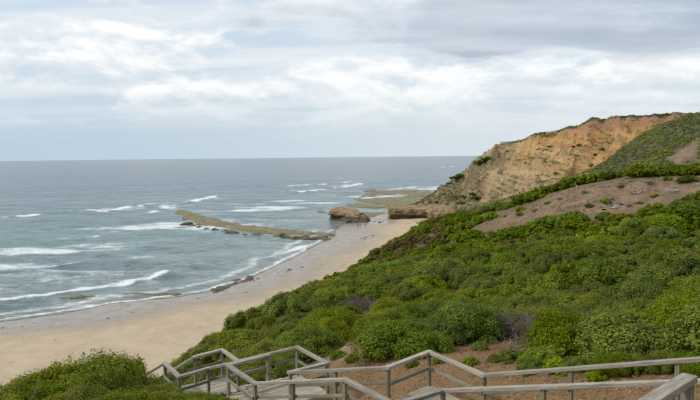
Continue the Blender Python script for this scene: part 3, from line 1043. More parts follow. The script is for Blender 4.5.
def beam(name, a, b, w, h, mat, parent=stair, roll_up=Vector((0, 0, 1)), ploc=None):
    a, b = Vector(a), Vector(b)
    x = (b - a).normalized()
    y = roll_up.cross(x)
    if y.length < 1e-4:
        y = Vector((0.77, 0.63, 0)) - x * x.dot(Vector((0.77, 0.63, 0)))
    y.normalize()
    z = x.cross(y)
    o = link(name, bevel_box((b - a).length, w, h), mat, parent)
    M = Matrix((x, y, z)).transposed().to_4x4()
    o.matrix_local = Matrix.Translation((a + b) / 2 - (S_LOC if ploc is None else ploc)) @ M
    return o


RW, RH = 0.152, 0.078
RAILN = [0]
m_bolt, k, out = new_mat('rusty_bolt')
bn_ = k.noise(k.node('ShaderNodeTexCoord').outputs['Object'], 60.0, 3, 0.6)
pb = principled(k, k.mix(bn_, (0.10, 0.06, 0.04), (0.22, 0.19, 0.17)), 0.6)
pb.inputs['Metallic'].default_value = 0.5
k.l.new(pb.outputs[0], out.inputs[0])
bm = bmesh.new()
for ax in ('X', 'Y'):
    bmesh.ops.create_cone(bm, cap_ends=True, segments=8, radius1=0.011, radius2=0.011, depth=0.108, matrix=Matrix.Rotation(math.pi / 2, 4, ax) if ax == 'X' else Matrix.Identity(4))
BOLT = bpy.data.meshes.new('bolt')
bm.to_mesh(BOLT)
bm.free()
BOLT.materials.append(m_bolt)


def V3(p):
    return Vector((float(p[0]), float(p[1]), float(p[2])))


def post(p, deep=None):
    """p: point on top of the handrail; the post runs down into the ground."""
    g = tz(p.x, p.y)
    o = beam('post', (p.x, p.y, min(g - 0.25, p.z - 1.2)), (p.x, p.y, p.z - RH * 0.6), 0.092, 0.092, m_post)
    L_ = p.z - RH * 0.6 - min(g - 0.25, p.z - 1.2)
    for hz in (0.08, 0.40):
        b_ = link('bolt', BOLT, None, o)
        b_.matrix_local = Matrix.Translation((L_ / 2 - hz, 0, 0))
    return o


def rail(a, b, posts=(), ext_a=0.0, ext_b=0.0, side=1):
    """Handrail between two top points, mid rail below it, extra posts at fractions."""
    a, b = V3(a), V3(b)
    d = (b - a).normalized()
    A, B = a - d * ext_a, b + d * ext_b
    dz_ = Vector((0, 0, RH / 2 + RAILN[0] % 3 * 0.004))
    RAILN[0] += 1
    beam('handrail', A - dz_, B - dz_, RW, RH, m_rail)
    n = Vector((-d.y, d.x, 0)).normalized() * 0.07 * side
    mid = Vector((0, 0, 0.46))
    beam('mid_rail', a - mid + n, b - mid + n, 0.042, 0.09, m_post)
    for f in posts:
        post(a + (b - a) * f)


def clip(poly, n, c):
    """Keep the part of a 2-D polygon with n.p <= c."""
    out = []
    for i in range(len(poly)):
        a, b = poly[i], poly[(i + 1) % len(poly)]
        da, db = n[0] * a[0] + n[1] * a[1] - c, n[0] * b[0] + n[1] * b[1] - c
        if da <= 0:
            out.append(a)
        if da * db < 0:
            t = da / (da - db)
            out.append((a[0] + (b[0] - a[0]) * t, a[1] + (b[1] - a[1]) * t))
    return out


def landing(corners, u, zdeck, label=None):
    """Deck of separate planks running along u, on a frame of bearers."""
    c2 = [(float(p[0]), float(p[1])) for p in corners]
    cen = np.mean(c2, axis=0)
    c2 = [tuple(cen + (np.array(p) - cen) * 1.05) for p in c2]
    u = np.array(u) / np.linalg.norm(u)
    v = np.array((-u[1], u[0]))
    bm = bmesh.new()
    for i in range(len(c2)):
        a, b = np.array(c2[i]), np.array(c2[(i + 1) % len(c2)])
        dd = (b - a) / np.linalg.norm(b - a)
        nn = np.array((-dd[1], dd[0])) * 0.03
        q = [a - nn, b - nn, b + nn, a + nn]
        vs = [bm.verts.new((p[0] - S_LOC.x, p[1] - S_LOC.y, z - S_LOC.z)) for z in (zdeck - 0.33, zdeck - 0.046) for p in q]
        for f in ((3, 2, 1, 0), (4, 5, 6, 7), (0, 1, 5, 4), (1, 2, 6, 5), (2, 3, 7, 6), (3, 0, 4, 7)):
            bm.faces.new([vs[j] for j in f])
    bmesh.ops.recalc_face_normals(bm, faces=bm.faces)
    me = bpy.data.meshes.new('landing')
    bm.to_mesh(me)
    bm.free()
    root = link('landing', me, m_deck, stair)
    ts = [v @ np.array(p) for p in c2]
    t = min(ts)
    while t < max(ts) - 0.03:
        strip = clip(clip(c2, v, t + 0.137), -v, -(t + 0.003))
        t += 0.14
        if len(strip) < 3:
            continue
        cc = np.mean(strip, axis=0)
        loc = [((np.array(p) - cc) @ u, (np.array(p) - cc) @ v) for p in strip]
        bm = bmesh.new()
        lo = [bm.verts.new((p[0], p[1], -0.045)) for p in loc]
        hi = [bm.verts.new((p[0], p[1], 0)) for p in loc]
        n = len(loc)
        try:
            bm.faces.new(hi)
            bm.faces.new(lo[::-1])
            for i in range(n):
                bm.faces.new((lo[i], lo[(i + 1) % n], hi[(i + 1) % n], hi[i]))
        except ValueError:
            bm.free()
            continue
        bmesh.ops.recalc_face_normals(bm, faces=bm.faces)
        me = bpy.data.meshes.new('plank')
        bm.to_mesh(me)
        bm.free()
        o = link('plank', me, m_deck, root)
        o.matrix_local = Matrix.Translation((cc[0] - S_LOC.x, cc[1] - S_LOC.y, zdeck - S_LOC.z + random.uniform(-.003, .003))) @ Matrix.Rotation(math.atan2(u[1], u[0]), 4, 'Z')
    return root


def flight(l0, l1, r0, r1, drop=1.0, pitch=0.31):
    """Stair flight between two handrail lines (lower end 0, upper end 1): two stringers and separate treads."""
    dz_ = Vector((0, 0, drop))
    l0, l1, r0, r1 = V3(l0) - dz_, V3(l1) - dz_, V3(r0) - dz_, V3(r1) - dz_
    run = ((l1 - l0).xy.length + (r1 - r0).xy.length) / 2
    n = max(2, int(round(run / pitch)))
    c = (l0 + l1 + r0 + r1) / 4
    bm = bmesh.new()
    inw = ((r0 - l0).normalized()) * 0.05
    for a, b, s in ((l0, l1, 1), (r0, r1, -1)):
        d = (b - a)
        side = inw * s
        vs = []
        for off in (-0.42, -0.06):
            for w in (side * 0.2, side * 1.2):
                vs.append([bm.verts.new(a + w + Vector((0, 0, off)) - S_LOC), bm.verts.new(b + w + Vector((0, 0, off)) - S_LOC)])
        q = vs
        for f in ((q[0][0], q[0][1], q[2][1], q[2][0]), (q[1][0], q[1][1], q[3][1], q[3][0]), (q[2][0], q[2][1], q[3][1], q[3][0]),
                  (q[0][0], q[0][1], q[1][1], q[1][0]), (q[0][0], q[1][0], q[3][0], q[2][0]), (q[0][1], q[1][1], q[3][1], q[2][1])):
            bm.faces.new(f)
    bmesh.ops.recalc_face_normals(bm, faces=bm.faces)
    me = bpy.data.meshes.new('stair_flight')
    bm.to_mesh(me)
    bm.free()
    root = link('stair_flight', me, m_deck, stair)
    for i in range(n):
        t = (i + 0.5) / n
        a = l0.lerp(l1, t)
        b = r0.lerp(r1, t)
        zt = (l0.z + (l1.z - l0.z) * (i + 1) / (n + 1))
        a.z = b.z = zt - 0.02
        dr = (b - a).normalized()
        beam('tread', a + dr * 0.06, b - dr * 0.06, run / n - 0.025, 0.045, m_deck, root)
    return root


Z0, Z1, Z2 = 24.6, 23.6, 23.02            # handrail heights of the three landings
p0 = {n: G(n, y, Z0) for n, y in ((345, 378), (395, 403), (443, 388.5), (484, 373.5), (429, 350.5), (388, 366))}
p1 = {n: G(n, y, Z1) for n, y in ((255, 382), (228, 364), (268, 354), (297, 346), (327, 362), (290, 371))}
p2 = {n: G(n, y, Z2) for n, y in ((208, 367), (179, 375.5), (165, 362), (195, 355.5), (222, 348.5), (238, 360))}
U = (0.77, 0.63)
landing([p0[n] for n in (345, 395, 443, 484, 429, 388)], U, Z0 - 1.0)
landing([p1[n] for n in (255, 228, 268, 297, 327, 290)], U, Z1 - 1.0)
landing([p2[n] for n in (208, 179, 165, 195, 222, 238)], U, Z2 - 1.0)
for d_, segs in ((p0, ((345, 395), (395, 443), (484, 429), (429, 388))), (p1, ((255, 228), (228, 268), (327, 297), (290, 327))), (p2, ((208, 179), (179, 165), (238, 222), (222, 195)))):
    seen = set()
    for a, b in segs:
        rail(d_[a], d_[b], ext_a=0.07, ext_b=0.07)
    for n in d_:
        post(V3(d_[n]))
# flight A: second landing up to the first
rail(p1[255], p0[345], (0.46,))
rail(p1[290], p0[388], (0.5,))
flight(p1[255], p0[345], p1[290], p0[388])
# flight B: third landing up to the second
rail(p2[208], p1[268], (0.5,))
rail(p2[238], p1[297], (0.5,))
flight(p2[208], p1[268], p2[238], p1[297])
# flight C: first landing up to the right, out of the picture
dC = np.array((0.705, -0.71))


def along(p, d, L, slope):
    return np.array((p[0] + d[0] * L, p[1] + d[1] * L, p[2] + slope * L))


LC = 6.0
f_hi = P(700, 357, 12.0)
n_hi = P(640, 381, 11.35)
f_hi = np.array(p0[484]) + (f_hi - p0[484]) * (LC / np.linalg.norm((f_hi - p0[484])[:2]))
n_hi = np.array(p0[443]) + (n_hi - p0[443]) * (LC / np.linalg.norm((n_hi - p0[443])[:2]))
rail(p0[484], f_hi, (0.36, 0.72, 1.0), side=-1)
rail(p0[443], n_hi, (0.40, 0.8, 1.0))
flight(p0[443], n_hi, p0[484], f_hi)
# flight D: third landing down to the left, behind the near shrubs
dD = np.array((-1.0, 0.06))
l_lo, r_lo = along(p2[165], dD, 2.0, -0.6), along(p2[195], dD, 2.0, -0.6)
rail(l_lo, p2[165], (0.0,))
rail(r_lo, p2[195], (0.0,))
flight(l_lo, p2[165], r_lo, p2[195])
Z3 = float(l_lo[2])
q3 = [np.array((l_lo[0] - 1.7, l_lo[1] - 0.3, Z3)), np.array((r_lo[0] - 1.9, r_lo[1] + 0.2, Z3))]
landing([l_lo, q3[0], q3[1], r_lo], U, Z3 - 1.0)
rail(l_lo, q3[0], (1.0,))
rail(q3[0], q3[1], (1.0,))
# upper landing: where flight C arrives, and the near one whose thick rail crosses the corner
e0 = P(690, 373.5, 6.3)
e1 = G(648, 400, float(e0[2]))
dE = (e1 - e0)
dE /= np.linalg.norm(dE)
e2 = e0 + dE * 2.2
zE = float(e0[2])
rail(e0, e2, (0.02, 0.55, 1.0))
vE = np.array((-dE[1], dE[0], 0))
if vE[0] < 0:
    vE = -vE
e3, e4 = e2 + vE * 1.9, e0 + vE * 1.9
landing([e0, e2, e3, e4], (dE[0], dE[1]), zE - 1.0)
rail(e3, e4, (0.0, 1.0))
# landing at the top of flight C and flight E back up to the near landing
g_a, g_b = np.array(n_hi), np.array(f_hi)
zG = max(float(g_a[2]), float(g_b[2]))
gdir = np.append(dC, 0) * 1.7
g_c, g_d = g_b + gdir, g_a + gdir
for q in (g_a, g_b, g_c, g_d):
    q[2] = zG
landing([g_a, g_b, g_c, g_d], U, zG - 1.0)
rail(g_b, g_c, (1.0,))
rail(g_c, g_d, (1.0,))
flight(g_d, e4, g_a, e0 + vE * 0.3)
rail(g_d, e4, (0.5,))

# ------------------------------------------------------------------ vegetation
def leaf_mat(name, c0, c1, c2, trans=0.34):
    m, k, out = new_mat(name)
    t = k.attr('tint', 'Fac')
    oi = k.node('ShaderNodeObjectInfo').outputs['Random']
    c = k.mix(k.ramp(t, 0.0, 0.6, smooth=False), c0, c1)
    c = k.mix(k.ramp(t, 0.72, 1.0, smooth=False), c, c2)
    hs = k.node('ShaderNodeHueSaturation')
    k.put(hs.inputs['Hue'], k.ramp(oi, 0, 1, 0.476, 0.502, False))
    k.put(hs.inputs['Saturation'], k.ramp(k.math('FRACT', k.math('MULTIPLY', oi, 7.3)), 0, 1, 0.92, 1.10, False))
    k.put(hs.inputs['Value'], k.ramp(k.math('FRACT', k.math('MULTIPLY', oi, 3.7)), 0, 1, 0.80, 1.20, False))
    k.put(hs.inputs['Color'], c)
    pb = principled(k, hs.outputs[0], 0.75, None, 0.10)
    tl = k.node('ShaderNodeBsdfTranslucent')
    k.put(tl.inputs[0], hs.outputs[0])
    mx = k.node('ShaderNodeMixShader')
    mx.inputs[0].default_value = trans
    k.l.new(pb.outputs[0], mx.inputs[1])
    k.l.new(tl.outputs[0], mx.inputs[2])
    k.l.new(mx.outputs[0], out.inputs[0])
    return m


M_GREEN = leaf_mat('leaf_green', (0.066, 0.100, 0.010), (0.185, 0.250, 0.026), (0.335, 0.385, 0.066))
M_DARK = leaf_mat('leaf_dark', (0.052, 0.078, 0.011), (0.135, 0.185, 0.024), (0.25, 0.285, 0.055))
M_OLIVE = leaf_mat('leaf_olive', (0.078, 0.098, 0.011), (0.195, 0.230, 0.028), (0.31, 0.335, 0.055))
M_LIME = leaf_mat('leaf_lime', (0.095, 0.150, 0.012), (0.215, 0.300, 0.020), (0.33, 0.41, 0.05))
M_RUST = leaf_mat('leaf_rust', (0.095, 0.080, 0.028), (0.195, 0.160, 0.058), (0.29, 0.24, 0.10))
M_HEATH = leaf_mat('leaf_heath', (0.165, 0.145, 0.10), (0.185, 0.235, 0.055), (0.30, 0.37, 0.07))
M_LITTER = leaf_mat('leaf_litter', (0.10, 0.055, 0.026), (0.30, 0.185, 0.090), (0.46, 0.36, 0.24), 0.05)

m_twig, k, out = new_mat('twig')
oi = k.node('ShaderNodeObjectInfo').outputs['Random']
tn = k.noise(k.node('ShaderNodeTexCoord').outputs['Object'], 6.0, 4, 0.6)
tcc = k.mix(k.ramp(tn, 0.35, 0.7), (0.095, 0.076, 0.058), (0.20, 0.165, 0.13))
pb = principled(k, k.mix(k.math('MULTIPLY', oi, 0.4), tcc, (0.19, 0.145, 0.115)), 0.9, None, 0.2)
k.l.new(pb.outputs[0], out.inputs[0])
m_drift, k, out = new_mat('bleached_wood')
tn = k.noise(k.node('ShaderNodeTexCoord').outputs['Object'], 3.0, 5, 0.65)
pb = principled(k, k.mix(k.ramp(tn, 0.35, 0.7), (0.20, 0.175, 0.15), (0.48, 0.44, 0.39)), 0.9, k.bump(tn, 0.5, 0.03), 0.2)
k.l.new(pb.outputs[0], out.inputs[0])


def leaf_arrays(Pn, Nn, L, W, r):
    """Rhombic leaves at points with normals."""
    n = len(Pn)
    t = r.normal(size=(n, 3))
    t -= Nn * (t * Nn).sum(1, keepdims=True)
    t /= np.maximum(np.linalg.norm(t, axis=1, keepdims=True), 1e-6)
    b = np.cross(Nn, t)
    sc = r.uniform(0.5, 1.5, (n, 1)) ** 1.1
    v = np.empty((n, 4, 3))
    v[:, 0] = Pn - t * L * 0.5 * sc
    v[:, 1] = Pn + b * W * 0.5 * sc + Nn * L * 0.06
    v[:, 2] = Pn + t * L * 0.5 * sc - Nn * L * 0.10
    v[:, 3] = Pn - b * W * 0.5 * sc + Nn * L * 0.06
    return v.reshape(-1, 3)


def unit(v):
    return v / np.maximum(np.linalg.norm(v, axis=1, keepdims=True), 1e-9)


def ico(sub=1):
    bm = bmesh.new()
    bmesh.ops.create_icosphere(bm, subdivisions=sub, radius=1.0)
    v = np.array([tuple(x.co) for x in bm.verts])
    f = np.array([[x.index for x in fc.verts] for fc in bm.faces])
    bm.free()
    return v, f


ICO_V, ICO_F = ico(1)


def crown_mesh(name, seed, leaves, L, W, mat, h=0.8, nprim=9, nsub=9, core=0.56):
    r = np.random.default_rng(seed)
    pr = []
    for i in range(nprim):
        a = 2.4 * i + r.uniform(-.4, .4)
        rad = 0.66 * math.sqrt((i + 0.3) / nprim)
        pr.append((rad * math.cos(a), rad * math.sin(a), h * (0.56 - 0.42 * rad * rad / 0.44) * r.uniform(.8, 1.15), r.uniform(.30, .42)))
    pr = np.array(pr)
    sub = []
    for p in pr:
        for j in range(nsub):
            d = r.normal(size=3)
            d /= np.linalg.norm(d)
            if d[2] < -0.35:
                d[2] *= -1
            sub.append((*(p[:3] + d * p[3] * 0.86), p[3] * r.uniform(.30, .50)))
    sub = np.array(sub)
    idx = r.choice(len(sub), leaves * 2, p=sub[:, 3] ** 2 / (sub[:, 3] ** 2).sum())
    d = unit(r.normal(size=(len(idx), 3)))
    pt = sub[idx, :3] + d * (sub[idx, 3] * r.uniform(.45, 1.14, len(idx)))[:, None]
    dd = np.linalg.norm(pt[:, None] - pr[None, :, :3], axis=2) / pr[None, :, 3]
    ok = (dd.min(1) > 0.62) & (pt[:, 2] > 0.02)
    pt, d, idx = pt[ok][:leaves], d[ok][:leaves], idx[ok][:leaves]
    near = pr[np.argmin(np.linalg.norm(pt[:, None] - pr[None, :, :3], axis=2), 1), :3]
    nn = unit(d * 0.55 + unit(pt - near) * 0.4 + np.array((0, 0, .35)) + r.normal(size=pt.shape) * 0.33)
    lv = leaf_arrays(pt, nn, L, W, r)
    n = len(pt)
    lf = np.arange(n * 4).reshape(n, 4)
    tri = np.concatenate([lf[:, [0, 1, 2]], lf[:, [0, 2, 3]]])
    clump = r.uniform(-.30, .30, len(sub))
    tint = np.repeat(np.clip(0.45 + (r.beta(2.0, 2.2, n) - 0.45) * 0.75 + clump[idx] * 0.9, 0, 1), 4)
    cv, cf, o = [], [], len(lv)
    for p in pr:
        q = ICO_V * (p[3] * core) * (1 + 0.18 * np.sin(ICO_V[:, [0]] * 9 + seed) * np.sin(ICO_V[:, [1]] * 8)) + p[:3]
        q[:, 2] = np.maximum(q[:, 2], 0.0)
        cv.append(q)
        cf.append(ICO_F + o)
        o += len(q)
    V = np.concatenate([lv] + cv)
    F = np.concatenate([tri] + cf)
    me = np_mesh(name, V, F)
    set_attr(me, 'tint', np.concatenate([tint, np.full(len(V) - len(tint), 0.12)]))
    me.materials.append(mat)
    return me


def tube_arrays(path, radii, sides=5):
    path = np.array(path, float)
    n = len(path)
    V, F = [], []
    for i in range(n):
        d = path[min(i + 1, n - 1)] - path[max(i - 1, 0)]
        d = d / max(np.linalg.norm(d), 1e-9)
        ref = np.array((0, 0, 1.0)) if abs(d[2]) < 0.9 else np.array((1.0, 0, 0))
        a = np.cross(d, ref)
        a /= np.linalg.norm(a)
        b = np.cross(d, a)
        for s in range(sides):
            t = 2 * math.pi * s / sides
            V.append(path[i] + (a * math.cos(t) + b * math.sin(t)) * radii[i])
    for i in range(n - 1):
        for s in range(sides):
            s2 = (s + 1) % sides
            F.append((i * sides + s, i * sides + s2, (i + 1) * sides + s2, (i + 1) * sides + s))
    return np.array(V), np.array(F)


def tubes_mesh(name, tubes, mat, sides=4):
    V, F, o = [], [], 0
    for path, rad in tubes:
        v, f = tube_arrays(path, rad, sides)
        V.append(v)
        F.append(f + o)
        o += len(v)
    me = np_mesh(name, np.concatenate(V), np.concatenate(F), True)
    me.materials.append(mat)
    return me


def stem_mesh(name, seed, h=0.6, n=7):
    r = np.random.default_rng(seed)
    tb = []
    for i in range(n):
        a = r.uniform(0, 6.28)
        rr_ = r.uniform(.25, .7)
        e = np.array((math.cos(a) * rr_, math.sin(a) * rr_, h * r.uniform(.55, .95)))
        m_ = e * 0.5 + r.normal(size=3) * 0.06
        m_[2] = h * 0.3
        tb.append(([(0.05 * math.cos(a), 0.05 * math.sin(a), -0.12), m_ * 0.5, m_, e], [.035, .03, .022, .010]))
    return tubes_mesh(name, tb, m_twig)


def dead_mesh(name, seed, n=70, h=0.9, thick=0.010, spread=0.9):
    """Leafless grey shrub: stems that fork into fine twigs."""
    r = np.random.default_rng(seed)
    tb = []
    for i in range(n):
        a = r.uniform(0, 6.28)
        rr_ = spread * math.sqrt(r.uniform(.03, 1))
        e = np.array((math.cos(a) * rr_, math.sin(a) * rr_, h * (1 - 0.5 * rr_ * rr_) * r.uniform(.6, 1.0)))
        s = np.array((r.normal() * .10, r.normal() * .10, -0.08))
        m1 = s + (e - s) * 0.45 + r.normal(size=3) * 0.08
        tb.append(([s, m1, e], [thick * 1.6, thick * 1.1, thick * 0.5]))
        for j in range(7):
            t = r.uniform(.35, 1)
            b0_ = m1 + (e - m1) * (t - .3) / .7 if t > .3 else m1
            dd = unit((e - s + r.normal(size=3) * 0.7)[None])[0] * r.uniform(.12, .32)
            tb.append(([b0_, b0_ + dd * .5 + r.normal(size=3) * .02, b0_ + dd], [thick * .6, thick * .45, thick * .25]))
    return tubes_mesh(name, tb, m_twig, 3)


STEM = [stem_mesh('stem', 300 + i) for i in range(3)]
KIND = {}


def kind(key, mat, n, leaves, L, W, seed, **kw):
    KIND[key] = [crown_mesh('foliage', seed + i, leaves, L, W, mat, **kw) for i in range(n)]


kind('green', M_GREEN, 4, 18000, 0.050, 0.029, 100, nprim=11, nsub=11)
kind('dark', M_DARK, 2, 17000, 0.052, 0.030, 120, nprim=11, nsub=11)
kind('olive', M_OLIVE, 3, 19000, 0.050, 0.025, 140, nprim=11, nsub=11)
kind('lime', M_LIME, 2, 9000, 0.070, 0.040, 160, nprim=8)
kind('rust', M_RUST, 2, 9000, 0.074, 0.032, 180)
kind('near', M_OLIVE, 3, 26000, 0.038, 0.021, 200, nprim=14, nsub=14, h=0.88)
kind('nearg', M_GREEN, 4, 26000, 0.038, 0.0215, 220, nprim=14, nsub=14, h=0.88)
kind('neard', M_DARK, 2, 24000, 0.038, 0.022, 230, nprim=14, nsub=14)
kind('small', M_DARK, 2, 3500, 0.10, 0.06, 240, nprim=6)
kind('smallg', M_GREEN, 2, 3500, 0.10, 0.06, 250, nprim=6)
DEAD = [dead_mesh('twigs', 400 + i) for i in range(3)]


def shrub(name, key, x, y, R, label, group, height=None, z=None, parts=True):
    g = tz(x, y) if z is None else z
    if height is None:
        height = R * random.uniform(0.85, 1.1)
    rz = random.uniform(0, 6.28)
    sc = (R * random.uniform(.92, 1.1), R * random.uniform(.92, 1.1), height)
    if math.hypot(x, y) < 42 and key in ('green', 'olive', 'dark'):
        key = {'green': 'nearg', 'olive': 'near', 'dark': 'neard'}[key]
    crown = random.choice(DEAD if key == 'dead' else KIND[key])
    if parts and key != 'dead':
        root = empty(name, (x, y, g - 0.06), rz)
        root.scale = sc
        link('foliage', crown, None, root)
        link('stem', random.choice(STEM), None, root)
    else:
        root = link(name, crown)
        root.location = (x, y, g - 0.06)
        root.rotation_euler = (0, 0, rz)
        root.scale = sc
    return tag(root, label, 'shrub', group)


stair_line = [(-10, 22), (-8.2, 22.0), (-6.0, 21.3), (-4.6, 21.3), (-2.3, 20.6), (-2.3, 19.0), (-0.6, 17.0), (1.0, 15.6), (2.2, 15.4), (3.0, 14.6), (7, 10.8), (9, 9), (4.5, 5), (2, 4), (0, 0)]
hill_polys_excl = [pink_poly, bank_poly, track_poly, pink2_poly]

LAB = {
    'green': ('coastal_shrub', 'rounded mid green shrub packed into the thicket on the slope above the beach', 'mid green shrubs of the slope thicket'),
    'dark': ('coastal_shrub', 'dark green shrub sunk among paler ones in the slope thicket', 'dark green shrubs of the slope thicket'),
    'olive': ('coastal_shrub', 'yellowish olive green shrub in the thicket on the slope', 'olive green shrubs of the slope thicket'),
    'dead': ('dead_shrub', 'leafless grey brown shrub standing among the green thicket', 'leafless grey shrubs in the thicket'),
    'lime': ('coastal_shrub', 'bright lime green shrub at the upper edge of the thicket', 'bright lime green shrubs'),
    'rust': ('coastal_shrub', 'rusty brown dry shrub between the thicket and the cliff foot', 'rusty dry shrubs above the beach'),
}
cand = np.column_stack([rng.uniform(-30, 95, 60000), rng.uniform(12, 235, 60000)])
cx, cy = cand[:, 0], cand[:, 1]
zc_, sc_, oc_, cmc, pmc, spc = terrain(cx, cy)
ok = (oc_ > 1.0) & (cx < 0.60 * cy + 14) & (cx > -0.60 * cy - 2) & (cmc < 0.1) & (spc < 0.25)
for pl in hill_polys_excl:
    ok &= sdf(cx, cy, pl) < (-3.6 if pl is pink_poly else -0.55)
ok &= seg_dist(cx, cy, stair_line) > 2.3
ok &= ~((cx < 0) & (cy < 24))              # near left shrubs are set one by one below
ok &= ~((cx < 4.5) & (cy < 22))
ok &= sdf(cx, cy, toe_poly) < 2
ok &= ~((cy > 128) & (cx > 0.20 * cy - 2))    # hollow behind the bare mound
taken = np.empty((0, 3))
kn = fbm(cx, cy, 9, 3)
rust_c = [T(445, 230)[:2], T(436, 226)[:2], T(455, 226)[:2], T(425, 238)[:2]]
dead_c = [T(*p)[:2] for p in ((416, 240), (405, 246), (432, 240), (462, 210), (478, 205), (420, 250), (440, 243), (545, 340), (380, 302), (316, 338), 
                              (505, 200), (498, 204), (395, 256), (375, 262), (360, 268), (400, 262))]
spots = []
for i in np.nonzero(ok)[0]:
    x, y = cx[i], cy[i]
    sp_ = 1.8 + 1.6 * sstep(y, 26, 75) + 0.7 * sstep(y, 100, 160)
    if len(taken) and np.min(np.hypot(taken[:, 0] - x, taken[:, 1] - y) - 0.5 * taken[:, 2]) < sp_ * 0.46:
        continue
    v = random.random()
    key = 'green'
    if kn[i] > 0.15:
        key = 'olive'
    elif kn[i] < -0.32:
        key = 'dark'
    if v < 0.12:
        key = 'olive' if key == 'green' else 'green'
    if min(math.hypot(x - c[0], y - c[1]) / max(2.0, 0.035 * y) for c in dead_c) < 0.9 or (v > 0.99):
        key = 'dead'
    if min(math.hypot(x - c[0], y - c[1]) for c in rust_c) < 7 and v < 0.75:
        key = 'rust'
    taken = np.vstack([taken, (x, y, sp_)])
    edge_ = min(1.0, 0.45 + oc_[i] * 0.22)
    R = sp_ * random.uniform(0.66, 0.98) * edge_ * (1.18 if y < 42 else 1.0)
    inview = (x < 0.575 * y + 2 * R) and (x > -0.575 * y - 2 * R)
    spots.append(((R / math.hypot(x, y)) * (1 if inview else 0.15), key, x, y, R, min(R * random.uniform(.62, 1.18), random.uniform(1.5, 2.7)), zc_[i]))
spots.sort(key=lambda t: -t[0])
NI = 285
spots = spots[:NI] + [t for t in spots[NI:] if math.hypot(t[2], t[3]) > 62 and t[2] < 0.62 * t[3] + 5]
for _, key, x, y, R, h_, z_ in spots[:285]:
    nm, lb, gr = LAB[key]
    shrub(nm, key, x, y, R, lb, gr, height=h_, z=z_)
# the far shrubs of the same thicket, too small to tell apart: one mesh
TINY = [crown_mesh('tiny', 500 + i, 950, 0.165, 0.095, M_GREEN, nprim=8, nsub=9) for i in range(4)]
TA = []
for me in TINY:
    v = np.empty(len(me.vertices) * 3, np.float32)
    me.vertices.foreach_get('co', v)
    f = np.empty(len(me.polygons) * 3, np.int32)
    me.polygons.foreach_get('vertices', f)
    t = np.empty(len(me.vertices), np.float32)
    me.attributes['tint'].data.foreach_get('value', t)
    TA.append((v.reshape(-1, 3), f.reshape(-1, 3), t))
VV, FF, TT, MI, o_ = [], [], [], [], 0
order = ['green', 'dark', 'olive', 'rust', 'dead']
for _, key, x, y, R, h_, z_ in spots[285:]:
    v, f, t = random.choice(TA)
    a = random.uniform(0, 6.28)
    c_, s_ = math.cos(a), math.sin(a)
    VV.append(np.column_stack([(v[:, 0] * c_ - v[:, 1] * s_) * R + x, (v[:, 0] * s_ + v[:, 1] * c_) * R + y, v[:, 2] * h_ + z_ - 0.06]))
    FF.append(f + o_)
    TT.append(np.clip(t + random.uniform(-.15, .15), 0, 1))
    MI.append(np.full(len(f), order.index(key)))
    o_ += len(v)
me = np_mesh('far_thicket', np.concatenate(VV), np.concatenate(FF))
set_attr(me, 'tint', np.concatenate(TT))
for m_ in (M_GREEN, M_DARK, M_OLIVE, M_RUST, M_RUST):
    me.materials.append(m_)
me.polygons.foreach_set('material_index', np.concatenate(MI).astype(np.int32))
tag(link('far_thicket', me), 'far part of the green thicket running down to the beach', 'thicket', kind='stuff')
print('SHRUBS', len(spots), [sum(1 for q in spots[:285] if q[1] == kk) for kk in order])

# bright lime shrubs
for px, py, R in ((575, 219, 2.6), (560, 221, 2.4), (548, 222, 2.2), (534, 226, 1.9), (605, 217, 1.9), (640, 218, 1.3), (414, 236, 2.6), (421, 233, 3.0), (426, 230, 2.6), (409, 240, 2.2), (448, 238, 2.4),
                  (455, 233, 2.4), (463, 229, 2.2), (472, 226, 2.2), (398, 245, 1.8), (480, 222, 2.2), (492, 219, 2.0), (512, 366 - 5, 0.55), (548, 361, 0.7), (535, 365, 0.5), (520, 210, 1.4)):
    q = T(px, py)
    shrub('lime_green_shrub', 'lime', q[0], q[1], R, LAB['lime'][1] if py < 300 else 'small bright green shrub on the dry bank below the dead branches',
          LAB['lime'][2] if py < 300 else 'small bright shrubs on the bank', height=R * 0.9)
for px, py, R, key in ((470, 366, .35, 'lime'), (495, 362, .30, 'green'), (530, 372, .45, 'green'), (558, 372, .5, 'lime'), (575, 370, .45, 'green'), (606, 371, .55, 'green'), (622, 372, .6, 'olive'), (640, 370, .5, 'green'), (662, 369, .55, 'olive'),
                       (598, 380, .3, 'lime'), (690, 372, .55, 'green'), (440, 362, .3, 'olive'), (412, 366, .3, 'green'), (352, 362, .35, 'olive'), (338, 358, .4, 'green'), (480, 350, .4, 'green'), (425, 357, .45, 'green')):
    q = T(px, py)
    shrub('seedling_shrub', key, q[0], q[1], R, 'knee-high seedling shrub rooted in the dry bank beside the stairs', 'seedlings on the dry bank', height=R * 1.1)
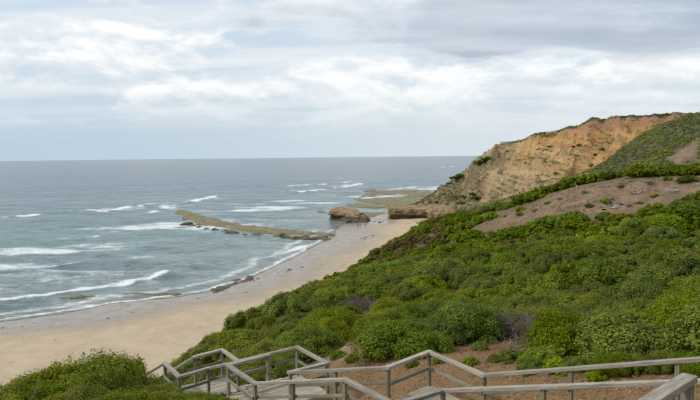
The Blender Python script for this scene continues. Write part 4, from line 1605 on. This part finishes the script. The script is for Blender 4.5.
# green line behind the bare mound
for i in range(36):
    px = 490 + 215 * (i + random.random()) / 36
    py = np.interp(px, (470, 500, 530, 560, 600, 650, 700), (213, 203, 194, 186, 180, 174, 168)) + random.uniform(-1, 1.2)
    D = np.interp(px, (470, 530, 600, 700), (150, 132, 127, 124)) + random.uniform(-2, 4)
    q = P(px, py - 1.5, D + 3)
    shrub('low_shrub', random.choice(('olive', 'lime', 'green', 'olive')), q[0], q[1], random.uniform(1.0, 1.7), 'fresh green shrub in the line along the far side of the bare pink mound', 'green shrubs behind the bare mound', height=random.uniform(0.9, 1.4) * (0.9 if px < 570 else 0.55))
for px, py, D, key, R in ((470, 214, 158, 'smallg', 2.2), (478, 212, 160, 'lime', 2.0), (486, 208, 158, 'green', 2.4), (494, 205, 156, 'lime', 2.2), (500, 203, 156, 'green', 2.4), (508, 202, 154, 'lime', 2.0), (464, 218, 162, 'green', 1.8), (516, 199, 150, 'green', 1.8)):
    q = P(px, py, D)
    shrub('low_shrub', key, q[0], q[1], R, 'leafy shrub in the gap between the bare mound and the cliff foot', 'shrubs between the mound and the cliff', height=R * 0.9)
for px, py, R, key in ((548, 204, .9, 'olive'), (560, 200, .8, 'dead'), (585, 193, 1.0, 'dead'), (590, 204, .9, 'olive'), (606, 199, 1.2, 'lime'), (622, 188, .8, 'olive'), (650, 186, 1.0, 'dead'), (655, 196, .8, 'olive'), (668, 183, .9, 'olive'),
                       (686, 184, 1.5, 'dark'), (692, 181, 1.3, 'olive'), (630, 204, .8, 'dead'), (575, 210, .9, 'olive'), (520, 214, .9, 'olive'), (505, 217, .8, 'dead'), (640, 200, .9, 'lime'), (535, 209, 1.0, 'dead')):
    q = T(px, py)
    shrub('low_shrub' if key != 'dead' else 'dead_shrub', key, q[0], q[1], R, 'small lone shrub growing out of the bare pink mound' if key != 'dead' else 'small leafless grey bush on the bare pink mound',
          'lone shrubs on the bare mound' if key != 'dead' else 'leafless bushes on the bare mound', height=R * 0.85)
# cliff top
for px, R, h in ((604, 2.0, 1.2), (610, 2.0, 1.2), (618, 1.7, .9), (624, 1.7, .9), (631, 1.8, 1.0), (636, 2.0, 1.0), (648, 1.8, .8), (654, 2.0, .9), (661, 2.4, 1.7), (665, 2.6, 2.2), (670, 2.2, 1.5), (676, 2.4, 1.3), (683, 2.4, 1.3),
                 (690, 2.6, 2.0), (696, 2.8, 2.4), (701, 2.6, 2.0), (708, 2.6, 2), (574, 1.2, .5), (560, 1.3, .5), (545, 1.3, .5), (536, 1.4, .8), (528, 1.2, .4)):
    py = np.interp(px, (528, 545, 560, 574, 590, 615, 645, 710), (139, 134, 129, 125, 121.5, 120, 119, 116.5))
    D = np.interp(px, (528, 560, 590, 615, 645, 710), (328, 306, 290, 282, 270, 246)) + 3
    q = P(px, py, D)
    shrub('clifftop_shrub', random.choice(('small', 'smallg')), q[0], q[1], R, 'low wind-clipped shrub on the flat top of the cliff', 'shrubs along the cliff top', height=h, parts=False)
# shrubs on the cliff face and point
for px, py, R, h in ((484, 162, 4.6, 3.6), (479, 164.5, 3.2, 2.4), (489, 163.5, 2.6, 2), (459, 180, 3.0, 2.6), (455, 183.5, 3.4, 2.4), (450, 186, 2.2, 1.6), (473, 193, 2.4, 2.2), (469, 196, 2.8, 2.2), (476, 198, 3.0, 2.4), (470, 202, 2.6, 2),
                     (464, 191, 2.0, 1.6), (440, 190, 1.6, 1), (432, 194, 1.6, 1), (446, 193, 1.8, 1), (455, 205, 2.4, 1.5), (462, 207, 2.6, 1.6), (531, 159, 1.2, 1), (526, 167, 1.0, .8), (575, 147, 1.6, 1), (579, 148, 1.4, .9), (545, 165, 1, .8),
                     (556, 171, 1, .8), (500, 155, 1.4, .8), (507, 152, 1.4, .8), (520, 160, 1.0, .7), (595, 155, 1.6, 1), (602, 152, 1.4, .9), (592, 161, 1.8, 1.1), (437, 204, 2, 1.2), (430, 203, 1.6, 1), (508, 158, 1, .7), (538, 147, 1.3, .9), (549, 143, 1.2, .8)):
    q = T(px, py, 200)
    shrub('cliff_shrub', 'small' if R > 1.9 else random.choice(('small', 'smallg')), q[0], q[1], R, 'dark shrub clinging to the slope of the sandstone cliff', 'shrubs on the cliff face', height=h, parts=False)

# near left: shrubs below the camera that hide the foot of the stairs (pixel of the crown's top, distance, radius)
for i, (px, py, D, R, key) in enumerate(((90, 357, 18.2, 1.25, 'nearg'), (60, 365, 17.8, 1.35, 'near'), (118, 362, 18.4, 1.05, 'nearg'), (140, 371, 18.0, .95, 'near'), (30, 375, 17.3, 1.4, 'near'), (4, 388, 16.8, 1.3, 'near'), (-20, 398, 16.5, 1.3, 'near'),
                                         (100, 371, 16.6, 1.2, 'near'), (68, 378, 16.2, 1.2, 'nearg'), (158, 379, 17.3, .9, 'near'), (180, 384, 17.0, .85, 'nearg'), (203, 387, 16.8, .8, 'near'), (226, 392, 16.4, .7, 'near'), (130, 381, 16.4, 1.1, 'near'),
                                         (36, 389, 15.6, 1.2, 'nearg'), (84, 389, 15.2, 1.1, 'near'), (160, 389, 16.0, .95, 'near'), (190, 394, 15.7, .8, 'near'), (120, 393, 15.0, 1.1, 'near'), (214, 398, 15.5, .7, 'near'), (243, 398, 15.9, .55, 'near'),
                                         (55, 400, 14.4, 1.1, 'near'), (8, 402, 15.2, 1.2, 'near'), (95, 405, 13.8, 1.1, 'near'), (150, 402, 14.6, 1.0, 'nearg'), (180, 406, 14.3, .9, 'near'))):
    q = P(px, py, D)
    g = tz(q[0], q[1])
    hh = float(np.clip((q[2] - g + 0.06) / (0.84 if px < 130 else 1.06), 0.45, 2.3))
    nm = 'dome topped shrub with yellow tips in the clump beside the lower stairs' if key == 'near' else 'dome topped fresh green shrub in the clump beside the lower stairs'
    shrub('domed_shrub', key, q[0], q[1], max(R, hh * (0.8 if px < 130 else 0.6)), nm, 'shrubs beside the lower stairs' if key == 'near' else 'greener shrubs beside the lower stairs', height=hh, z=g)


# ---- low cover that nobody could count
def cover(name, label, pts, nrm_up, L, W, mat, per, spread, hmax, tintf, seed, cat='ground cover'):
    r = np.random.default_rng(seed)
    n = len(pts)
    z = terrain(pts[:, 0], pts[:, 1])[0]
    base = np.column_stack([pts, z])
    pp = np.repeat(base, per, 0)
    pp[:, :2] += r.normal(size=(len(pp), 2)) * spread
    pp[:, 2] += r.uniform(0.02, hmax, len(pp))
    nn = unit(r.normal(size=pp.shape) * (1 - nrm_up) + np.array((0, 0, nrm_up * 1.3)))
    v = leaf_arrays(pp, nn, L, W, r)
    f = np.arange(len(pp) * 4).reshape(-1, 4)
    me = np_mesh(name, v, f)
    t = np.repeat(np.clip(tintf(pts[:, 0], pts[:, 1]), 0, 1), per)
    set_attr(me, 'tint', np.repeat(np.clip(t + r.normal(size=len(t)) * 0.13, 0, 1), 4))
    return tag(link(name, me, mat), label, cat, kind='stuff')


def sample(poly, n, seed):
    r = np.random.default_rng(seed)
    a = np.array([p[:2] for p in poly])
    q = np.column_stack([r.uniform(a[:, 0].min(), a[:, 0].max(), n), r.uniform(a[:, 1].min(), a[:, 1].max(), n)])
    return q[inside(q[:, 0], q[:, 1], [tuple(p) for p in a])]


def spur_tint(x, y):
    a, b = x * 0.80 + y * -0.60, x * 0.60 + y * 0.80
    return 0.52 + 0.75 * fbm(a, b * 0.18, 4.2, 3) + 0.25 * fbm(x, y, 1.5, 2)


q = sample(spur_poly, 30000, 1)
q = q[(q[:, 0] < 0.64 * q[:, 1] + 10) & (sdf(q[:, 0], q[:, 1], pink2_poly) < 0.3)]
cover('heath', 'low green and grey heath covering the spur in front of the cliff', q, 0.68, 0.60, 0.34, M_HEATH, 6, 0.30, 0.6, spur_tint, 2)
q = sample(toe_poly, 3500, 3)
cover('dry_grass', 'straw and olive tussock cover on the lower cliff point', q, 0.3, 0.8, 0.35, M_RUST, 4, 0.35, 0.5, lambda x, y: 0.4 + 0.5 * fbm(x, y, 5, 3), 4)
q = np.column_stack([cx, cy])[ok & (rng.random(len(cx)) < 0.9)]
cover('undergrowth', 'low leafy undergrowth filling the gaps between the thicket shrubs', q[q[:, 1] > 50], 0.45, 0.22, 0.12, M_GREEN, 4, 0.35, 0.5, lambda x, y: 0.35 + 0.4 * fbm(x, y, 3, 2), 5)
cover('undergrowth', 'low leafy undergrowth between the shrubs next to the dry bank', q[q[:, 1] <= 50], 0.4, 0.075, 0.042, M_GREEN, 20, 0.30, 0.38, lambda x, y: 0.35 + 0.4 * fbm(x, y, 3, 2), 15)
q = sample(bank_poly, 14000, 6)
cover('leaf_litter', 'dry brown leaf litter and twigs strewn over the bank behind the stairs', q[seg_dist(q[:, 0], q[:, 1], stair_line) > 0.9], 0.72, 0.085, 0.022, M_LITTER, 4, 0.12, 0.05, lambda x, y: 0.48 + 0.6 * fbm(x, y, 1.2, 3), 7)
q = sample(pink_poly, 1500, 8)
cover('sparse_grass', 'sparse dry tufts dotted over the bare pink mound', q[fbm(q[:, 0], q[:, 1], 9, 3) > 0.08], 0.3, 0.30, 0.12, M_OLIVE, 6, 0.3, 0.22, lambda x, y: 0.35 + 0.5 * fbm(x, y, 5, 3), 9)

# wrack: bits of dried weed along the last high water
r_ = np.random.default_rng(31)
q = np.column_stack([r_.uniform(-75, 30, 60000), r_.uniform(78, 270, 60000)])
sd_ = shore_sd(q[:, 0], q[:, 1]) + 3.0 * fbm(q[:, 0], q[:, 1], 12, 3)
ov_ = base_terrain(q[:, 0], q[:, 1])[2]
wl = 0.45 * np.exp(-((sd_ - 13) / 1.0) ** 2) + 0.35 * np.exp(-((sd_ - 19) / 1.4) ** 2) + 0.012 * (sd_ > 3)
q = q[(r_.random(len(q)) < wl * sstep(fbm(q[:, 0], q[:, 1], 8, 3), -0.2, 0.5)) & (ov_ < -0.5)]
cover('beach_wrack', 'dark bits of dried weed strewn along the high water line', q, 0.8, 0.18, 0.09, M_RUST, 3, 0.25, 0.03, lambda x, y: 0.05 + 0 * x, 32, 'debris')

# tufts on the cliff face, its rim and the shoulder of the point
q = sample(cliff_poly, 9000, 41)
gq = np.column_stack([q])
e1_ = (terrain(q[:, 0] + 0.8, q[:, 1])[0] - terrain(q[:, 0] - 0.8, q[:, 1])[0]) / 1.6
e2_ = (terrain(q[:, 0], q[:, 1] + 0.8)[0] - terrain(q[:, 0], q[:, 1] - 0.8)[0]) / 1.6
flat_ = np.hypot(e1_, e2_) < 0.62
pt_ = fbm(q[:, 0], q[:, 1], 8, 4)
sh_ = sstep(80 - q[:, 0], 0, 25)
q = q[(flat_ & (pt_ > 0.0)) | ((pt_ + 0.35 * sh_) > 0.40)]
cover('cliff_tufts', 'olive and straw coloured tufts scattered over the cliff face', q, 0.35, 0.55, 0.26, M_HEATH, 7, 0.32, 0.5, lambda x, y: 0.30 + 0.5 * fbm(x, y, 5, 3), 42)
rimq = []
for px in np.arange(488, 700, 0.35):
    py = np.interp(px, (488, 500, 512, 530, 545, 560, 574, 590, 615, 645, 700), (152, 147.5, 143.5, 138.5, 134, 129, 125, 121.5, 120, 119, 116.5))
    D = np.interp(px, (488, 500, 530, 560, 590, 615, 645, 700), (349, 345, 326, 304, 286, 278, 267, 248)) + random.uniform(-0.5, 3.5)
    t_ = P(px, py, D)
    if fbm(np.array([px]), np.array([3.0]), 6, 2)[0] > -0.25:
        rimq.append(t_[:2])
cover('rim_scrub', 'thin dark fringe of low scrub along the cliff rim', np.array(rimq), 0.35, 0.5, 0.26, M_DARK, 9, 0.4, 0.55, lambda x, y: 0.45 + 0.5 * fbm(x, y, 5, 3), 43)

# ------------------------------------------------------------------ dead wood
def branch_mesh(name, seed, length, r0, forks=5, mat=None):
    r = np.random.default_rng(seed)
    tb = []
    pts = [np.array((0, 0, r0 * 0.6))]
    d = np.array((1.0, 0, 0.05))
    for i in range(6):
        d = d + r.normal(size=3) * np.array((.12, .28, .14))
        d /= np.linalg.norm(d)
        q = pts[-1] + d * length / 6
        q[2] = max(q[2], r0 * 0.5)
        pts.append(q)
    tb.append((pts, list(np.linspace(r0, r0 * 0.25, 7))))
    for j in range(forks):
        i = r.integers(1, 6)
        b = pts[i]
        dd = unit((np.array((0.6, r.choice((-1, 1)) * r.uniform(.5, 1.1), r.uniform(.1, .7))))[None])[0]
        L = length * r.uniform(.2, .45)
        k_ = [b, b + dd * L * .5 + r.normal(size=3) * L * .08, b + dd * L + r.normal(size=3) * L * .12]
        for q in k_[1:]:
            q[2] = max(q[2], 0.02)
        tb.append((k_, [r0 * .55, r0 * .38, r0 * .15]))
        for m in range(2):
            e = k_[1] + r.normal(size=3) * L * .35
            e[2] = max(e[2], 0.03)
            tb.append(([k_[1], (k_[1] + e) / 2 + r.normal(size=3) * .03, e], [r0 * .3, r0 * .2, r0 * .08]))
    return tubes_mesh(name, tb, mat or m_drift, 6)


BR_GREY = [branch_mesh('branch', 650 + i, 1.0, 0.022, 7, m_twig) for i in range(3)]
BR = [branch_mesh('branch', 600 + i, 1.0, 0.045, 6) for i in range(5)]


def fallen(name, label, px, py, L, deg, group, thick=1.0, lift=0.0):
    q = T(px, py)
    o = link(name, random.choice(BR if py < 300 else BR_GREY))
    o.location = (q[0], q[1], tz(q[0], q[1]) + lift)
    o.rotation_euler = (0, 0, RAD(deg))
    o.scale = (L, L, L * (0.45 if py < 300 else 0.8))
    return tag(o, label, 'branch', group)


for px, py, L, dg in ((604, 209, 7.5, 55), (612, 204, 8.5, 40), (622, 200, 8.0, 50), (630, 196, 5.0, 20), (636, 193, 5.5, 60), (618, 206, 4.0, 120), (626, 201, 4.5, 10), (600, 212, 4.0, 80), (610, 195, 3.5, 30), (592, 196, 3.0, 100)):
    fallen('fallen_branch', 'bleached white branch lying in the tangle across the bare pink mound', px, py, L, dg, 'bleached branches on the bare mound')
for px, py, L, dg in ((676, 191, 3.5, 60), (681, 190, 3.0, 140), (665, 186, 4, 10), (575, 187, 4, 30), (690, 186, 3, 20)):
    fallen('fallen_branch', 'grey branch lying by itself near the crest of the bare mound', px, py, L, dg, 'single branches near the mound crest')
for px, py, L, dg in ((662, 158, 6, 70), (655, 152, 5, 40), (670, 145, 5, 60)):
    fallen('fallen_branch', 'bleached dead branch on the green heath spur', px, py, L, dg, 'dead branches on the heath spur')
for px, py, L, dg in ((512, 352, 1.6, 20), (517, 347, 1.8, 75), (524, 350, 1.5, 140), (508, 356, 1.2, 40), (530, 342, 2.0, 100), (521, 356, 1.2, 5), (540, 348, 1.6, 60)):
    fallen('fallen_branch', 'grey dead branch in the heap at the edge of the dry bank', px, py, L, dg, 'dead branches heaped on the dry bank')
for px, py, D, L, dg in ((24, 394, 13.6, 0.6, 15), (62, 396, 13.4, 0.5, 60)):
    q = P(px, py, D)
    o = link('dead_branch', BR_GREY[0 if px < 40 else 1])
    o.location = (q[0], q[1], q[2] - 0.25)
    o.rotation_euler = (0, RAD(-25), RAD(dg))
    o.scale = (L, L, L * 1.2)
    tag(o, 'bare grey branch arching out of the domed shrubs beside the stairs', 'branch', 'bare branches in the domed shrubs')

# logs by the eroded track
for px, py, L, rr_, dg, lab in ((343, 340, 1.7, .13, 28, 'thick grey log lying beside the eroded track below the thicket'), (337, 346, 1.3, .09, 62, 'thin grey log leaning on the scrub edge left of the eroded track')):
    q = T(px, py)
    pts = [(-L / 2, 0, rr_ * .8), (-L / 6, .05, rr_ * 1.0), (L / 6, .0, rr_ * 1.1), (L / 2, .06, rr_ * 1.4)]
    v, f = tube_arrays(pts, [rr_, rr_ * 1.06, rr_ * .95, rr_ * .85], 9)
    n0_ = len(v)
    v = np.vstack([v, np.mean(v[:9], 0), np.mean(v[-9:], 0)])
    fl = [tuple(x) for x in f] + [(n0_, (i + 1) % 9, i) for i in range(9)] + [(n0_ + 1, n0_ - 9 + i, n0_ - 9 + (i + 1) % 9) for i in range(9)]
    me = bpy.data.meshes.new('log')
    me.from_pydata([tuple(x) for x in v], [], fl)
    o = link('log', me, m_drift)
    o.location = (q[0], q[1], tz(q[0], q[1]))
    o.rotation_euler = (0, 0, RAD(dg))
    tag(o, lab, 'log')

# ------------------------------------------------------------------ lookout fence on the cliff edge
fa, fb = P(500.5, 146.0, 339), P(513, 143.2, 336)
za, zb = tz(fa[0], fa[1]), tz(fb[0], fb[1])
froot = empty('lookout_fence', ((fa[0] + fb[0]) / 2, (fa[1] + fb[1]) / 2, (za + zb) / 2))
tag(froot, 'small grey timber lookout fence at the edge of the cliff top', 'fence')
fl_ = Vector(froot.location)
z0f = max(za, zb) + 0.05
for i in range(8):
    t = i / 7
    x, y = fa[0] + (fb[0] - fa[0]) * t, fa[1] + (fb[1] - fa[1]) * t
    g_ = z0f
    beam('post', (x, y, min(tz(x, y), g_) - 0.3), (x, y, g_ + 1.25), 0.16, 0.16, m_post, froot, ploc=fl_)
for hh in (0.25, 0.55, 0.85, 1.15):
    beam('rail', (fa[0], fa[1] - 0.13, z0f + hh), (fb[0], fb[1] - 0.13, z0f + hh), 0.06, 0.20, m_post, froot, ploc=fl_)


def plain(name, c, rough=0.8):
    m, k, out = new_mat(name)
    nn = k.noise(k.node('ShaderNodeTexCoord').outputs['Object'], 8.0, 3, 0.6)
    pb = principled(k, k.mix(nn, tuple(x * .85 for x in c), tuple(min(1, x * 1.12) for x in c)), rough)
    k.l.new(pb.outputs[0], out.inputs[0])
    return m


mp = P(511.3, 143.5, 337.5)
mz = tz(mp[0], mp[1])
proot = empty('marker_post', (mp[0], mp[1], mz))
tag(proot, 'pale yellow marker post standing behind the lookout fence', 'post')
pl_ = Vector(proot.location)
beam('post', (mp[0], mp[1], mz - .3), (mp[0], mp[1], mz + 1.5), .22, .22, plain('yellow_paint', (.55, .47, .22)), proot, ploc=pl_)
beam('cap', (mp[0], mp[1], mz + 1.5), (mp[0], mp[1], mz + 1.6), .30, .30, plain('cap_paint', (.6, .58, .5)), proot, ploc=pl_)

# ------------------------------------------------------------------ people on the sand
def skin_obj(name, pts, edges, radii, mat, parent):
    me = bpy.data.meshes.new(name)
    me.from_pydata(pts, edges, [])
    o = link(name, me, mat, parent)
    md = o.modifiers.new('skin', 'SKIN')
    sv = me.skin_vertices[0].data if me.skin_vertices else None
    if sv is None:
        me.skin_vertices.new() if hasattr(me.skin_vertices, 'new') else None
        sv = me.skin_vertices[0].data
    for i, r_ in enumerate(radii):
        sv[i].radius = r_ if hasattr(r_, '__len__') else (r_, r_)
    sv[0].use_root = True
    md.use_smooth_shade = True
    sb = o.modifiers.new('subdivision', 'SUBSURF')
    sb.levels = sb.render_levels = 1
    return o


m_skin = plain('skin', (0.46, 0.30, 0.22), 0.6)
m_hair = plain('hair', (0.05, 0.035, 0.025), 0.7)


def person(label, px, py, h, heading, shirt, trousers, stride):
    q = G(px, py, 0.9)
    z = tz(q[0], q[1])
    root = empty('person', (q[0], q[1], z), RAD(heading))
    root.scale = (h / 1.72,) * 3
    tag(root, label, 'person', None)
    s = stride
    J = {'pel': (0, 0, .95), 'wst': (0, 0, 1.10), 'chs': (0, .01, 1.32), 'nck': (0, .01, 1.47), 'chn': (0, .03, 1.53), 'hd': (0, .025, 1.60), 'crn': (0, .01, 1.70)}
    E = [('pel', 'wst'), ('wst', 'chs'), ('chs', 'nck'), ('nck', 'chn'), ('chn', 'hd'), ('hd', 'crn')]
    Rr = {'pel': (.15, .11), 'wst': (.13, .10), 'chs': (.16, .11), 'nck': .055, 'chn': .065, 'hd': .085, 'crn': .05}
    for sd, nm in ((-1, 'l'), (1, 'r')):
        f = s * sd
        J.update({'hp' + nm: (.09 * sd, 0, .90), 'kn' + nm: (.10 * sd, .10 * f + .03, .50), 'an' + nm: (.10 * sd, .22 * f - .02, .09), 'to' + nm: (.11 * sd, .22 * f + .15, .035),
                  'sh' + nm: (.18 * sd, 0, 1.42), 'el' + nm: (.25 * sd, -.08 * f, 1.14), 'wr' + nm: (.26 * sd, -.16 * f + .10, .90), 'hn' + nm: (.26 * sd, -.18 * f + .14, .81)})
        E += [('pel', 'hp' + nm), ('hp' + nm, 'kn' + nm), ('kn' + nm, 'an' + nm), ('an' + nm, 'to' + nm), ('chs', 'sh' + nm), ('sh' + nm, 'el' + nm), ('el' + nm, 'wr' + nm), ('wr' + nm, 'hn' + nm)]
        Rr.update({'hp' + nm: .085, 'kn' + nm: .058, 'an' + nm: .04, 'to' + nm: .035, 'sh' + nm: .06, 'el' + nm: .043, 'wr' + nm: .032, 'hn' + nm: .035})

    def sub(name, keys, grow, mat):
        keys = [kk for kk in J if kk in keys]
        ix = {kk: i for i, kk in enumerate(keys)}
        ed = [(ix[a], ix[b]) for a, b in E if a in ix and b in ix]
        rad_ = [tuple(x + grow for x in Rr[kk]) if hasattr(Rr[kk], '__len__') else Rr[kk] + grow for kk in keys]
        return skin_obj(name, [J[kk] for kk in keys], ed, rad_, mat, root)
    sub('body', set(J), 0, m_skin)
    sub('shirt', {'pel', 'wst', 'chs', 'shl', 'shr', 'ell', 'elr'}, .018, plain('shirt', shirt))
    sub('trousers', {'pel', 'hpl', 'hpr', 'knl', 'knr', 'anl', 'anr'}, .016, plain('trousers', trousers))
    me = bpy.data.meshes.new('hair')
    bm = bmesh.new()
    bmesh.ops.create_uvsphere(bm, u_segments=12, v_segments=8, radius=.112, matrix=Matrix.Translation((0, -.005, 1.645)))
    bmesh.ops.delete(bm, geom=[v for v in bm.verts if v.co.y > .07 and v.co.z < 1.67], context='VERTS')
    bm.to_mesh(me)
    bm.free()
    link('hair', me, m_hair, root)


person('person in a blue top and dark trousers walking with another on the sand', 357.6, 226.8, 1.75, 70, (.06, .09, .36), (.05, .05, .09), .9)
person('person in a dark top with pale trousers beside the one in blue', 360.1, 227.0, 1.70, 80, (.12, .05, .08), (.16, .13, .15), -.8)
person('person in a red top standing a few steps from the walking pair', 365.5, 226.8, 1.68, 250, (.50, .06, .09), (.10, .05, .07), .4)
